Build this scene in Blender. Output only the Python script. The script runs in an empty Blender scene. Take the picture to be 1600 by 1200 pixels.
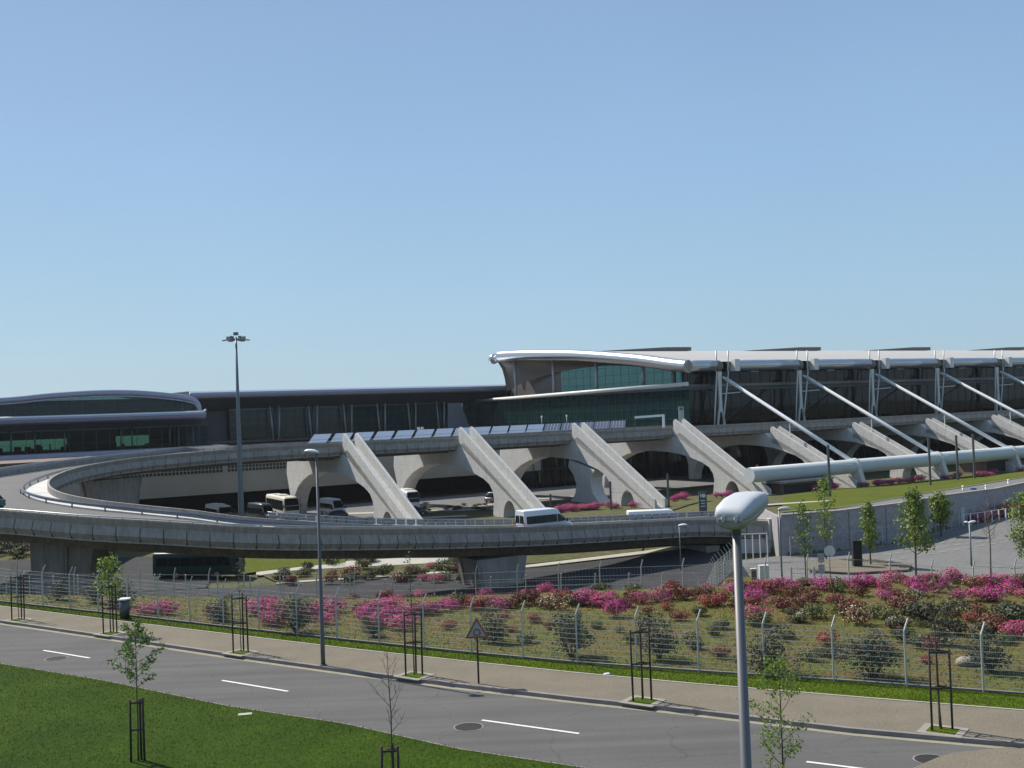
import bpy, math, random
import numpy as np
from mathutils import Vector, Matrix
random.seed(7)
PI = math.pi
SC = bpy.context.scene
COL = SC.collection
# ------------------------------------------------------------------ camera model
FPX = 1700.0
pit = math.atan(42 / 1700); rol = math.radians(2.1)
R0 = Vector((1, 0, 0)); U0 = Vector((0, -math.sin(pit), math.cos(pit))); FW = Vector((0, math.cos(pit), math.sin(pit)))
CR = math.cos(rol) * R0 - math.sin(rol) * U0
CU = math.sin(rol) * R0 + math.cos(rol) * U0
CAM = Vector((0, 0, 10))
def ray(u, v): return CR * ((u - 800) / FPX) + CU * ((600 - v) / FPX) + FW
def G(u, v, z=0.0):
    d = ray(u, v); return CAM + d * ((z - 10) / d.z)
def pu(p):
    d = Vector(p) - CAM; w = d.dot(FW); return 800 + FPX * d.dot(CR) / w, 600 - FPX * d.dot(CU) / w
def DY(u, v, Y):
    d = ray(u, v); return CAM + d * (Y / d.y)
_d = ray(3500, 543); F = Vector((_d.x, _d.y, 0)).normalized(); N = Vector((F.y, -F.x, 0))
O = G(1048, 667.5, 6.0); O.z = 0
def W(f, n, z): return O + F * f + N * n + Vector((0, 0, z))
FANG = math.atan2(F.y, F.x)
cd = bpy.data.cameras.new('camera'); cam = bpy.data.objects.new('camera', cd); COL.objects.link(cam)
cam.matrix_world = Matrix(((CR.x, CU.x, -FW.x, 0), (CR.y, CU.y, -FW.y, 0), (CR.z, CU.z, -FW.z, 10), (0, 0, 0, 1)))
cd.sensor_width = 36; cd.lens = 36 * FPX / 1600; cd.clip_end = 6000; cd.clip_start = 0.5
SC.camera = cam

# ------------------------------------------------------------------ materials
def mat(name, col, rough=0.7, metal=0.0, var=0.12, scale=1.5, bump=0.0, bscale=None, col2=None, spec=None, sc2=None, rnd=0.0, transl=0.0, streak=0.0, joint=0.0):
    m = bpy.data.materials.new(name); m.use_nodes = True
    nt = m.node_tree; b = nt.nodes['Principled BSDF']
    b.inputs['Roughness'].default_value = rough; b.inputs['Metallic'].default_value = metal
    if spec is not None: b.inputs['Specular IOR Level'].default_value = spec
    tc = nt.nodes.new('ShaderNodeTexCoord')
    no = nt.nodes.new('ShaderNodeTexNoise'); no.inputs['Scale'].default_value = scale; no.inputs['Detail'].default_value = 6
    no.inputs['Roughness'].default_value = 0.6
    nt.links.new(tc.outputs['Object'], no.inputs['Vector'])
    mr = nt.nodes.new('ShaderNodeMapRange'); mr.inputs[1].default_value = 0.3; mr.inputs[2].default_value = 0.7
    nt.links.new(no.outputs['Fac'], mr.inputs[0])
    mx = nt.nodes.new('ShaderNodeMix'); mx.data_type = 'RGBA'
    c = Vector(col[:3])
    c2 = Vector(col2[:3]) if col2 else c * (1 + var)
    c1 = c if col2 else c * (1 - var)
    mx.inputs[6].default_value = (*c1, 1); mx.inputs[7].default_value = (*c2, 1)
    nt.links.new(mr.outputs[0], mx.inputs[0])
    out = mx.outputs[2]
    if sc2:
        n2 = nt.nodes.new('ShaderNodeTexNoise'); n2.inputs['Scale'].default_value = sc2; n2.inputs['Detail'].default_value = 4
        nt.links.new(tc.outputs['Object'], n2.inputs['Vector'])
        m2 = nt.nodes.new('ShaderNodeMapRange'); m2.inputs[1].default_value = .3; m2.inputs[2].default_value = .7
        m2.inputs[3].default_value = 1 - var * 1.2; m2.inputs[4].default_value = 1 + var * 1.2
        nt.links.new(n2.outputs['Fac'], m2.inputs[0])
        vm = nt.nodes.new('ShaderNodeVectorMath'); vm.operation = 'SCALE'
        nt.links.new(out, vm.inputs[0]); nt.links.new(m2.outputs[0], vm.inputs['Scale']); out = vm.outputs[0]
    if joint:
        sz = nt.nodes.new('ShaderNodeSeparateXYZ'); nt.links.new(tc.outputs['Object'], sz.inputs[0])
        md = nt.nodes.new('ShaderNodeMath'); md.operation = 'MODULO'; ad = nt.nodes.new('ShaderNodeMath'); ad.inputs[1].default_value = 100.0
        nt.links.new(sz.outputs[2], ad.inputs[0]); nt.links.new(ad.outputs[0], md.inputs[0]); md.inputs[1].default_value = joint
        gt = nt.nodes.new('ShaderNodeMath'); gt.operation = 'GREATER_THAN'; gt.inputs[1].default_value = .05; nt.links.new(md.outputs[0], gt.inputs[0])
        mj = nt.nodes.new('ShaderNodeMapRange'); mj.inputs[3].default_value = .80; nt.links.new(gt.outputs[0], mj.inputs[0])
        vm = nt.nodes.new('ShaderNodeVectorMath'); vm.operation = 'SCALE'
        nt.links.new(out, vm.inputs[0]); nt.links.new(mj.outputs[0], vm.inputs['Scale']); out = vm.outputs[0]
    if streak:
        mp = nt.nodes.new('ShaderNodeMapping'); mp.inputs['Scale'].default_value = (2.2, 2.2, .18); nt.links.new(tc.outputs['Object'], mp.inputs[0])
        n3 = nt.nodes.new('ShaderNodeTexNoise'); n3.inputs['Scale'].default_value = 1.6; n3.inputs['Detail'].default_value = 5; nt.links.new(mp.outputs[0], n3.inputs['Vector'])
        m4 = nt.nodes.new('ShaderNodeMapRange'); m4.inputs[1].default_value = .35; m4.inputs[2].default_value = .62; m4.inputs[3].default_value = 1 - streak; m4.inputs[4].default_value = 1.0
        nt.links.new(n3.outputs['Fac'], m4.inputs[0])
        vm = nt.nodes.new('ShaderNodeVectorMath'); vm.operation = 'SCALE'
        nt.links.new(out, vm.inputs[0]); nt.links.new(m4.outputs[0], vm.inputs['Scale']); out = vm.outputs[0]
    if rnd:
        oi = nt.nodes.new('ShaderNodeObjectInfo')
        m3 = nt.nodes.new('ShaderNodeMapRange'); m3.inputs[3].default_value = 1 - rnd; m3.inputs[4].default_value = 1 + rnd
        nt.links.new(oi.outputs['Random'], m3.inputs[0])
        vm = nt.nodes.new('ShaderNodeVectorMath'); vm.operation = 'SCALE'
        nt.links.new(out, vm.inputs[0]); nt.links.new(m3.outputs[0], vm.inputs['Scale']); out = vm.outputs[0]
    nt.links.new(out, b.inputs['Base Color'])
    if bump:
        nb = nt.nodes.new('ShaderNodeTexNoise'); nb.inputs['Scale'].default_value = bscale or scale * 8; nb.inputs['Detail'].default_value = 5
        nt.links.new(tc.outputs['Object'], nb.inputs['Vector'])
        bp = nt.nodes.new('ShaderNodeBump'); bp.inputs['Strength'].default_value = bump; bp.inputs['Distance'].default_value = 0.05
        nt.links.new(nb.outputs['Fac'], bp.inputs['Height']); nt.links.new(bp.outputs[0], b.inputs['Normal'])
    if transl:
        tr = nt.nodes.new('ShaderNodeBsdfTranslucent'); nt.links.new(out, tr.inputs['Color'])
        ms = nt.nodes.new('ShaderNodeMixShader'); ms.inputs[0].default_value = transl
        o = nt.nodes['Material Output']
        nt.links.new(b.outputs[0], ms.inputs[1]); nt.links.new(tr.outputs[0], ms.inputs[2]); nt.links.new(ms.outputs[0], o.inputs['Surface'])
    return m
def glass_mat(name, tint, trans, rough=0.03, base=(0.01, 0.02, 0.02)):
    m = bpy.data.materials.new(name); m.use_nodes = True; nt = m.node_tree
    b = nt.nodes['Principled BSDF']; b.inputs['Base Color'].default_value = (*base, 1); b.inputs['Roughness'].default_value = rough
    t = nt.nodes.new('ShaderNodeBsdfTransparent'); t.inputs[0].default_value = (*tint, 1)
    ms = nt.nodes.new('ShaderNodeMixShader'); ms.inputs[0].default_value = trans
    o = nt.nodes['Material Output']
    nt.links.new(b.outputs[0], ms.inputs[1]); nt.links.new(t.outputs[0], ms.inputs[2]); nt.links.new(ms.outputs[0], o.inputs['Surface'])
    return m
M = {}
M['conc'] = mat('concrete_light', (.56, .55, .525), .85, var=.06, scale=.4, bump=.1, bscale=6, sc2=3, streak=.13, spec=.2, joint=1.45)
M['conc_mid'] = mat('concrete_mid', (.305, .285, .26), .85, var=.07, scale=.25, bump=.1, bscale=5, sc2=1.2, streak=.22, spec=.2)
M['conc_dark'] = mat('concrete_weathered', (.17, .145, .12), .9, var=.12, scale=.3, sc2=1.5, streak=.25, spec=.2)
M['joint'] = mat('joint_dark', (.05, .048, .045), .9)
M['rail'] = mat('galvanised_rail', (.45, .46, .47), .45, .6, var=.06)
M['railpanel'] = mat('railing_panel', (.20, .22, .25), .4, .3, var=.1)
M['metal_roof'] = mat('roof_metal', (.50, .52, .55), .28, .85, var=.05, scale=2)
M['roof_top'] = mat('roof_sheet', (.50, .47, .42), .5, .3, var=.06, scale=.5)
M['fascia_blue'] = mat('roof_fascia', (.30, .335, .41), .38, .45, var=.05)
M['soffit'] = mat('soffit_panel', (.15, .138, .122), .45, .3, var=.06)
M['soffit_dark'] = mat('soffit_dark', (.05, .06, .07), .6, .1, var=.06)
M['white'] = mat('white_paint', (.72, .73, .74), .35, var=.04)
M['offwhite'] = mat('offwhite_paint', (.60, .61, .58), .45, var=.06, scale=.5)
M['pipe'] = mat('painted_tube', (.52, .56, .57), .4, var=.05, scale=.3)
M['cream'] = mat('cream_render', (.30, .27, .215), .9, var=.08, scale=.3)
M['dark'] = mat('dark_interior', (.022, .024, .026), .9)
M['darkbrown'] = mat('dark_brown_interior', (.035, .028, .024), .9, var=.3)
M['glass'] = glass_mat('facade_glass', (.20, .36, .345), .45, rough=.06, base=(.018, .060, .060))
M['glass_see'] = glass_mat('clear_facade_glass', (.36, .64, .63), .88)
M['glass_up'] = glass_mat('upper_glass', (.33, .48, .47), .8)
M['glass_brown'] = glass_mat('bronze_glass', (.25, .22, .2), .4, base=(.012, .011, .011))
M['carglass'] = mat('vehicle_glass', (.012, .016, .018), .12, var=.02, spec=.25)
M['mull'] = mat('mullion_metal', (.085, .10, .105), .4, .5)
M['mull_light'] = mat('mullion_light', (.36, .38, .40), .45, .3)
M['asphalt'] = mat('asphalt', (.105, .103, .101), .9, var=.07, scale=.25, bump=.3, bscale=30, sc2=12, spec=.12)
nt_ = M['asphalt'].node_tree; b_ = nt_.nodes['Principled BSDF']; src = b_.inputs['Base Color'].links[0].from_socket
tc_ = nt_.nodes.new('ShaderNodeTexCoord'); mp_ = nt_.nodes.new('ShaderNodeMapping'); mp_.inputs['Rotation'].default_value = (0, 0, math.radians(33)); mp_.inputs['Scale'].default_value = (.05, 1.1, 1)
n_ = nt_.nodes.new('ShaderNodeTexNoise'); n_.inputs['Scale'].default_value = 1.3; n_.inputs['Detail'].default_value = 6; nt_.links.new(tc_.outputs['Object'], mp_.inputs[0]); nt_.links.new(mp_.outputs[0], n_.inputs['Vector'])
m_ = nt_.nodes.new('ShaderNodeMapRange'); m_.inputs[1].default_value = .3; m_.inputs[2].default_value = .7; m_.inputs[3].default_value = .84; m_.inputs[4].default_value = 1.12; nt_.links.new(n_.outputs['Fac'], m_.inputs[0])
v1_ = nt_.nodes.new('ShaderNodeTexVoronoi'); v1_.feature = 'DISTANCE_TO_EDGE'; v1_.inputs['Scale'].default_value = .22; n2_ = nt_.nodes.new('ShaderNodeTexNoise'); n2_.inputs['Scale'].default_value = .9; n2_.inputs['Detail'].default_value = 5
va_ = nt_.nodes.new('ShaderNodeVectorMath'); va_.operation = 'ADD'; nt_.links.new(tc_.outputs['Object'], n2_.inputs['Vector']); nt_.links.new(tc_.outputs['Object'], va_.inputs[0]); nt_.links.new(n2_.outputs['Color'], va_.inputs[1]); nt_.links.new(va_.outputs[0], v1_.inputs['Vector'])
mc_ = nt_.nodes.new('ShaderNodeMapRange'); mc_.inputs[1].default_value = .0; mc_.inputs[2].default_value = .007; mc_.inputs[3].default_value = .80; mc_.inputs[4].default_value = 1.0; nt_.links.new(v1_.outputs['Distance'], mc_.inputs[0])
mm_ = nt_.nodes.new('ShaderNodeMath'); mm_.operation = 'MULTIPLY'; nt_.links.new(m_.outputs[0], mm_.inputs[0]); nt_.links.new(mc_.outputs[0], mm_.inputs[1])
sc_ = nt_.nodes.new('ShaderNodeVectorMath'); sc_.operation = 'SCALE'; nt_.links.new(src, sc_.inputs[0]); nt_.links.new(mm_.outputs[0], sc_.inputs['Scale']); nt_.links.new(sc_.outputs[0], b_.inputs['Base Color'])
M['asphalt_far'] = mat('asphalt_worn', (.155, .153, .15), .9, var=.09, scale=.12, sc2=1.5, spec=.12)
M['asphalt_shade'] = mat('asphalt_shade_tone', (.045, .045, .048), .9, var=.1, scale=.3, spec=.12)  # asphalt with the ramp's shade put into its colour
M['deckroad'] = mat('deck_asphalt', (.15, .148, .145), .9, var=.07, scale=.2, spec=.12)
M['pave'] = mat('small_sett_paving', (.165, .145, .112), .95, var=.10, scale=.6, bump=.5, bscale=14, sc2=14, spec=.12)
M['kerb'] = mat('granite_kerb', (.19, .175, .17), .85, var=.15, scale=2)
M['kerblight'] = mat('concrete_edging', (.36, .34, .29), .85, var=.1)
M['pit'] = mat('pit_edging', (.24, .22, .185), .9, var=.15, scale=3)
M['dust'] = mat('gutter_dust', (.24, .22, .16), .95, var=.15, scale=2)
M['paint'] = mat('road_paint', (.62, .62, .60), .7, var=.08, scale=6)
M['grass'] = mat('mown_grass', (.018, .045, .001), .95, scale=.3, col2=(.040, .074, .002), var=.25, sc2=9, bump=.9, bscale=28, spec=.12)
M['verge'] = mat('verge_grass', (.046, .082, .002), .95, scale=.8, col2=(.080, .115, .006), var=.25, sc2=12, bump=.9, bscale=25, spec=.12)
M['farlawn'] = mat('far_lawn', (.058, .080, .005), .95, scale=.15, col2=(.090, .100, .010), var=.15, sc2=2, spec=.12)
M['soil'] = mat('bed_soil', (.115, .078, .036), .97, scale=.45, col2=(.080, .098, .018), var=.3, sc2=6, bump=.8, bscale=10, spec=.12)
M['earth'] = mat('rough_ground', (.10, .088, .05), .97, scale=.12, col2=(.075, .085, .028), var=.2, sc2=1.2, spec=.12)
M['iron'] = mat('cast_iron', (.028, .027, .026), .8, .0, spec=.2)
M['pole_dark'] = mat('dark_grey_pole', (.10, .105, .11), .5, .3, var=.05)
M['pole'] = mat('galvanised_pole', (.13, .132, .14), .5, .35, var=.06)
M['mast_metal'] = mat('mast_metal', (.13, .16, .18), .45, .4)
M['wood'] = mat('stake_timber', (.035, .026, .02), .85, var=.25, scale=6)
M['bark'] = mat('bark', (.085, .065, .048), .9, var=.25, scale=8)
M['bark_grey'] = mat('pale_bark', (.15, .13, .11), .9, var=.2, scale=8)
M['leaf_spring'] = mat('leaf_spring', (.17, .25, .035), .6, var=.3, scale=4, transl=.35)
M['leaf_mid'] = mat('leaf_mid', (.10, .17, .03), .6, var=.35, scale=3, transl=.3)
M['leaf_tree'] = mat('leaf_tree', (.15, .21, .03), .6, var=.4, scale=1.5, transl=.3)
M['leaf_dark'] = mat('leaf_dark', (.050, .056, .028), .7, var=.35, scale=4, transl=.1, rnd=.25)
M['leaf_olive'] = mat('leaf_olive', (.085, .095, .028), .7, var=.35, scale=4, transl=.15, rnd=.3)
M['leaf_rust'] = mat('leaf_rust', (.12, .050, .030), .7, var=.35, scale=4, transl=.15, rnd=.3)
for k, c in (('magenta', (.50, .04, .26)), ('pink', (.58, .085, .24)), ('crimson', (.42, .04, .07)), ('red', (.55, .03, .06)), ('cream_fl', (.62, .52, .30)), ('white_fl', (.68, .67, .58))):
    M[k] = mat('petals_' + k.replace('_fl', ''), c, .7, var=.2, scale=6, transl=.3, rnd=.2)
M['fence'] = mat('fence_galvanised', (.40, .42, .41), .55, .2, var=.05)
M['fence_far'] = mat('fence_galvanised_pale', (.38, .38, .35), .6, .1, var=.05)
M['panelsky'] = mat('canopy_panel', (.30, .36, .44), .12, .5, var=.03)
M['panelgrid'] = mat('canopy_panel_dark', (.12, .14, .19), .2, .4, var=.05)
M['busglass'] = M['carglass']
M['tyre'] = mat('tyre', (.02, .02, .02), .9)
M['rim'] = mat('rim', (.3, .3, .31), .4, .6)
M['van_white'] = mat('van_paint', (.62, .66, .70), .3, var=.02)
M['lamp_shell'] = mat('lamp_shell', (.42, .445, .48), .6, var=.03)
M['bus_cream'] = mat('coach_paint', (.62, .60, .53), .35, var=.03)
M['bus_white'] = mat('coach_white', (.62, .64, .68), .35, var=.03)
M['bus_dark'] = mat('minibus_dark', (.035, .05, .065), .3, var=.03)
M['bus_green'] = mat('coach_green', (.008, .04, .034), .4, var=.05)
M['car_teal'] = mat('car_teal', (.03, .11, .11), .3)
M['car_dark'] = mat('car_dark', (.02, .024, .03), .25)
M['car_silver'] = mat('car_silver', (.35, .37, .4), .3, .5)
M['plastic_dark'] = mat('dark_plastic', (.03, .03, .03), .6)
M['lens'] = mat('lamp_lens', (.30, .285, .26), .25, var=.1, scale=5)
M['headl'] = mat('headlight_lens', (.7, .72, .72), .15, .2)
M['tail'] = mat('tail_light', (.35, .02, .02), .3)
M['signred'] = mat('sign_red', (.25, .07, .05), .5)
M['signwhite'] = mat('sign_white', (.30, .29, .27), .5)
M['signgrey'] = mat('sign_back', (.30, .33, .35), .5, .4)
M['signblue'] = mat('totem_blue', (.05, .075, .11), .4)
M['blue'] = mat('blue_plastic', (.04, .10, .35), .5)
M['wallgrey'] = mat('retaining_wall', (.29, .275, .285), .9, var=.12, scale=.25, bump=.2, sc2=2)
M['brown'] = mat('brown_wall', (.15, .10, .085), .85, var=.1, scale=.5)
M['stone'] = mat('boulder', (.30, .26, .20), .9, var=.2, scale=3, bump=.5)

# ------------------------------------------------------------------ mesh builder
class MB:
    def __init__(s): s.v = []; s.f = []; s.m = []; s.mi = 0; s.sm = []; s.smooth = False
    def vs(s, pts):
        i = len(s.v); s.v.extend([tuple(p) for p in pts]); return i
    def face(s, idx): s.f.append(tuple(idx)); s.m.append(s.mi); s.sm.append(s.smooth)
    def quad(s, a, b, c, d):
        i = s.vs((a, b, c, d)); s.face((i, i + 1, i + 2, i + 3))
    def poly(s, pts):
        i = s.vs(pts); s.face(range(i, i + len(pts)))
    def box(s, c, size, ang=0.0, tilt=None):
        cx, cy, cz = c; sx, sy, sz = [k / 2 for k in size]
        ca, sa = math.cos(ang), math.sin(ang); P = []
        for z in (-sz, sz):
            for x, y in ((-sx, -sy), (sx, -sy), (sx, sy), (-sx, sy)):
                P.append((cx + x * ca - y * sa, cy + x * sa + y * ca, cz + z))
        i = s.vs(P)
        for q in ((3, 2, 1, 0), (4, 5, 6, 7), (0, 1, 5, 4), (1, 2, 6, 5), (2, 3, 7, 6), (3, 0, 4, 7)): s.face([i + k for k in q])
    def fbox(s, f0, f1, n0, n1, z0, z1):      # box in the terminal's own axes
        c = W((f0 + f1) / 2, (n0 + n1) / 2, (z0 + z1) / 2)
        s.box(c, (abs(f1 - f0), abs(n1 - n0), abs(z1 - z0)), FANG)
    def bar(s, a, b, w, h=None, up=(0, 0, 1)):
        a = Vector(a); b = Vector(b); h = h or w; d = (b - a).normalized(); up = Vector(up)
        if abs(d.dot(up)) > .98: up = Vector((0, 1, 0))
        x = d.cross(up).normalized() * (w / 2); y = x.cross(d).normalized() * (h / 2)
        P = [a - x - y, a + x - y, a + x + y, a - x + y, b - x - y, b + x - y, b + x + y, b - x + y]
        i = s.vs(P)
        for q in ((0, 1, 2, 3), (7, 6, 5, 4), (0, 4, 5, 1), (1, 5, 6, 2), (2, 6, 7, 3), (3, 7, 4, 0)): s.face([i + k for k in q])
    def tube(s, pts, r, seg=8, cap=True, closed=False):
        pts = [Vector(p) for p in pts]; n = len(pts)
        rs = r if isinstance(r, (list, tuple)) else [r] * n
        ring = []; prev = None
        for k, p in enumerate(pts):
            d = (pts[min(k + 1, n - 1)] - pts[max(k - 1, 0)])
            d = d.normalized() if d.length > 1e-9 else Vector((0, 0, 1))
            if prev is None:
                a = Vector((0, 0, 1)) if abs(d.z) < .9 else Vector((1, 0, 0))
                x = d.cross(a).normalized()
            else:
                x = (prev - d * prev.dot(d)).normalized()
            prev = x; y = d.cross(x)
            ring.append(s.vs([p + (x * math.cos(t) + y * math.sin(t)) * rs[k] for t in [2 * PI * j / seg for j in range(seg)]]))
        o = s.smooth; s.smooth = True
        for k in range(n - 1):
            for j in range(seg):
                j2 = (j + 1) % seg
                s.face((ring[k] + j, ring[k] + j2, ring[k + 1] + j2, ring[k + 1] + j))
        s.smooth = o
        if cap:
            s.face([ring[0] + j for j in range(seg)][::-1]); s.face([ring[-1] + j for j in range(seg)])
    def loft(s, rings, close=True, cap=True, smooth=True):
        ids = [s.vs(r) for r in rings]; m = len(rings[0]); o = s.smooth; s.smooth = smooth
        for k in range(len(rings) - 1):
            for j in range(m if close else m - 1):
                j2 = (j + 1) % m
                s.face((ids[k] + j, ids[k] + j2, ids[k + 1] + j2, ids[k + 1] + j))
        s.smooth = False
        if cap and close:
            s.face([ids[0] + j for j in range(m)][::-1]); s.face([ids[-1] + j for j in range(m)])
        s.smooth = o
    def prism(s, poly, vec):
        vec = Vector(vec); poly = [Vector(p) for p in poly]; m = len(poly)
        a = s.vs(poly); b = s.vs([p + vec for p in poly])
        s.face(range(a, a + m)); s.face([b + m - 1 - k for k in range(m)])
        for j in range(m):
            j2 = (j + 1) % m; s.face((a + j, b + j, b + j2, a + j2))
    def sphere(s, c, r, seg=12, rings=8, sz=1.0):
        c = Vector(c); R = []
        for k in range(rings + 1):
            t = PI * k / rings; rr = max(math.sin(t), .02) * r
            R.append([c + Vector((rr * math.cos(a), rr * math.sin(a), r * sz * math.cos(t))) for a in [2 * PI * j / seg for j in range(seg)]])
        s.loft(R)
    def build(s, name, mats, parent=None, loc=None):
        if not isinstance(mats, (list, tuple)): mats = [mats]
        me = bpy.data.meshes.new(name)
        off = Vector((0, 0, 0))
        if parent is not None:
            q = parent
            while q is not None: off += q.location; q = q.parent
        if loc is not None: off += Vector(loc)
        V = np.array(s.v, dtype=float) - np.array(off)
        me.from_pydata(V.tolist(), [], s.f)
        for m in mats: me.materials.append(m)
        me.polygons.foreach_set('material_index', s.m); me.polygons.foreach_set('use_smooth', s.sm)
        me.update()
        o = bpy.data.objects.new(name, me); COL.objects.link(o)
        if loc is not None: o.location = loc
        if parent is not None: o.parent = parent
        return o
def tag(o, label=None, cat=None, group=None, kind=None):
    if label: o['label'] = label
    if cat: o['category'] = cat
    if group: o['group'] = group
    if kind: o['kind'] = kind
    return o
def thing(name, label, cat, loc=(0, 0, 0), rz=0.0, group=None):
    o = bpy.data.objects.new(name, None); COL.objects.link(o); o.location = loc; o.rotation_euler = (0, 0, rz)
    o.empty_display_size = .5
    return tag(o, label, cat, group)
def copy_tree(o, loc=None, rz=None, label=None, group=None, scale=None, parent=None):
    c = o.copy(); COL.objects.link(c); c.parent = parent
    if loc is not None: c.location = loc
    if rz is not None: c.rotation_euler = (0, 0, rz)
    if scale is not None: c.scale = scale if hasattr(scale, '__len__') else (scale,) * 3
    if label: c['label'] = label
    if group: c['group'] = group
    for ch in [x for x in COL.objects if x.parent == o]:
        k = ch.copy(); COL.objects.link(k); k.parent = c
        for g in [x for x in COL.objects if x.parent == ch]:
            d = g.copy(); COL.objects.link(d); d.parent = k
    return c
def struct(o): o['kind'] = 'structure'; return o

# ------------------------------------------------------------------ terrain
def sst(a, b, x):
    t = min(max((x - a) / (b - a), 0), 1); return t * t * (3 - 2 * t)
def lin(x, pts):
    if x <= pts[0][0]: return pts[0][1]
    for (a, p), (b, q) in zip(pts, pts[1:]):
        if x <= b: return p + (q - p) * (x - a) / (b - a)
    return pts[-1][1]
WALL = [(28.3, 117.0), (35, 119.2), (43.6, 125.0), (54.3, 137.0), (66, 150), (90, 175)]   # retaining wall foot
def wally(x): return lin(x, [(WALL[0][0] - 40, 117.0)] + WALL + [(160, 240)])
def h(x, y):
    yc = 59.5 + .28 * max(0, -x - 8)
    L = lin(y, [(yc, 0), (yc + 14, -3.2), (yc + 28, -7), (118, -7), (128, -6.2), (138, -5.8), (1000, -5.8)])
    wy = wally(x)
    Rr = lin(y, [(yc, 0), (yc + 14, -4.5), (yc + 26, -6.5), (wy + .3, -6.6), (1000, -6.6)])
    hi = lin(y, [(wy + .3, -6.6), (wy + .9, -3.4), (wy + 14, -3.8), (max(190, wy + 30), -5.6), (1000, -5.8)])
    if y > wy: Rr = hi if x > 28.8 else (lin(y, [(118, -7), (128, -6.2), (138, -5.8)]) + (hi - lin(y, [(118, -7), (128, -6.2), (138, -5.8)])) * sst(28.1, 28.8, x) if y < 140 else L + (hi - L) * sst(22, 28.8, x))
    w = sst(21, 28, x)
    if y > wy: return Rr if x > 21 else L
    return L * (1 - w) + Rr * w
def strip(name, A, B, mt, off=.05, step=1.0, cols=6, name_kind='structure', flat=None):
    """sheet draped on the terrain between two polylines"""
    def res(P, n):
        P = [Vector((p[0], p[1], 0)) for p in P]; L = [0]
        for a, b in zip(P, P[1:]): L.append(L[-1] + (b - a).length)
        out = []
        for k in range(n):
            t = L[-1] * k / (n - 1)
            for i in range(len(P) - 1):
                if t <= L[i + 1] + 1e-6:
                    out.append(P[i].lerp(P[i + 1], (t - L[i]) / max(L[i + 1] - L[i], 1e-6))); break
        return out
    n = max(2, int(max((Vector(A[0][:2]) - Vector(A[-1][:2])).length, 2) / step) + 2)
    a = res(A, n); b = res(B, n); mb = MB(); ids = []
    for p, q in zip(a, b):
        row = []
        for c in range(cols + 1):
            r = p.lerp(q, c / cols); row.append((r.x, r.y, (h(r.x, r.y) if flat is None else flat) + off))
        ids.append(mb.vs(row))
    for i in range(n - 1):
        for c in range(cols):
            mb.face((ids[i] + c, ids[i] + c + 1, ids[i + 1] + c + 1, ids[i + 1] + c))
    # face up
    o = mb.build(name, mt)
    if o.data.polygons[len(o.data.polygons) // 2].normal.z < 0: o.data.flip_normals()
    o['kind'] = name_kind
    return o
def G2(pts, z=0.0): return [tuple(G(u, v, z)[:2]) for u, v in pts]
# ground sheet
xs = sorted(set([-3000, -1500, -800, -500, -350] + list(range(-260, -120, 10)) + [i * 1.0 for i in range(-120, 131)] + list(range(140, 300, 10)) + [350, 500, 800, 1500, 3000]))
ys = sorted(set([-300, -100, -40] + list(range(-20, 50, 5)) + [50 + i * 1.0 for i in range(0, 150)] + list(range(205, 300, 10)) + [350, 500, 800, 1500, 3000]))
mb = MB(); mb.smooth = True
mb.vs([(x, y, h(x, y) - (0.12 if y > 58 else 0.12)) for y in ys for x in xs]); nx = len(xs)
for j in range(len(ys) - 1):
    for i in range(nx - 1):
        a = j * nx + i; mb.face((a, a + 1, a + 1 + nx, a + nx))
struct(mb.build('ground', M['earth']))

kerb = G2([(-260, 930), (-120, 949), (0, 972), (180, 998), (360, 1025), (540, 1050), (720, 1073), (900, 1094), (1080, 1113), (1330, 1143), (1580, 1165), (1760, 1181)])
walk_back = G2([(-300, 912), (-130, 932), (0, 951), (180, 974), (360, 996), (540, 1018), (720, 1038), (900, 1057), (1080, 1074), (1330, 1095), (1600, 1117), (1800, 1132)])
fence_line = G2([(-320, 906), (-140, 925), (0, 943), (180, 963), (360, 984), (540, 1004), (720, 1023), (900, 1040), (1080, 1053), (1330, 1070), (1600, 1090), (1800, 1104)])
road_near = G2([(-200, 1006), (0, 1037), (160, 1063), (360, 1104), (540, 1131), (720, 1171), (900, 1198), (1100, 1226), (1400, 1262), (1800, 1300)])
mound_far = [(p[0], 59.5 + .28 * max(0, -p[0] - 8) + 14) for p in [(-75, 0), (-55, 0), (-40, 0), (-25, 0), (-12, 0), (0, 0), (10, 0), (20, 0), (30, 0), (45, 0), (60, 0), (75, 0)]]
def shift(P, d):
    out = []
    for i, p in enumerate(P):
        a = Vector(P[max(i - 1, 0)]); b = Vector(P[min(i + 1, len(P) - 1)]); t = (b - a).normalized(); nn = Vector((-t.y, t.x))
        out.append((p[0] + nn.x * d, p[1] + nn.y * d))
    return out
strip('road', kerb, road_near, M['asphalt'], 0.0, .8, 8)
strip('pavement', kerb, walk_back, M['pave'], .125, .8, 4)
strip('verge', walk_back, fence_line, M['verge'], .10, .8, 3)
strip('flower_bed', fence_line, mound_far, M['soil'], .06, .8, 40)
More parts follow.
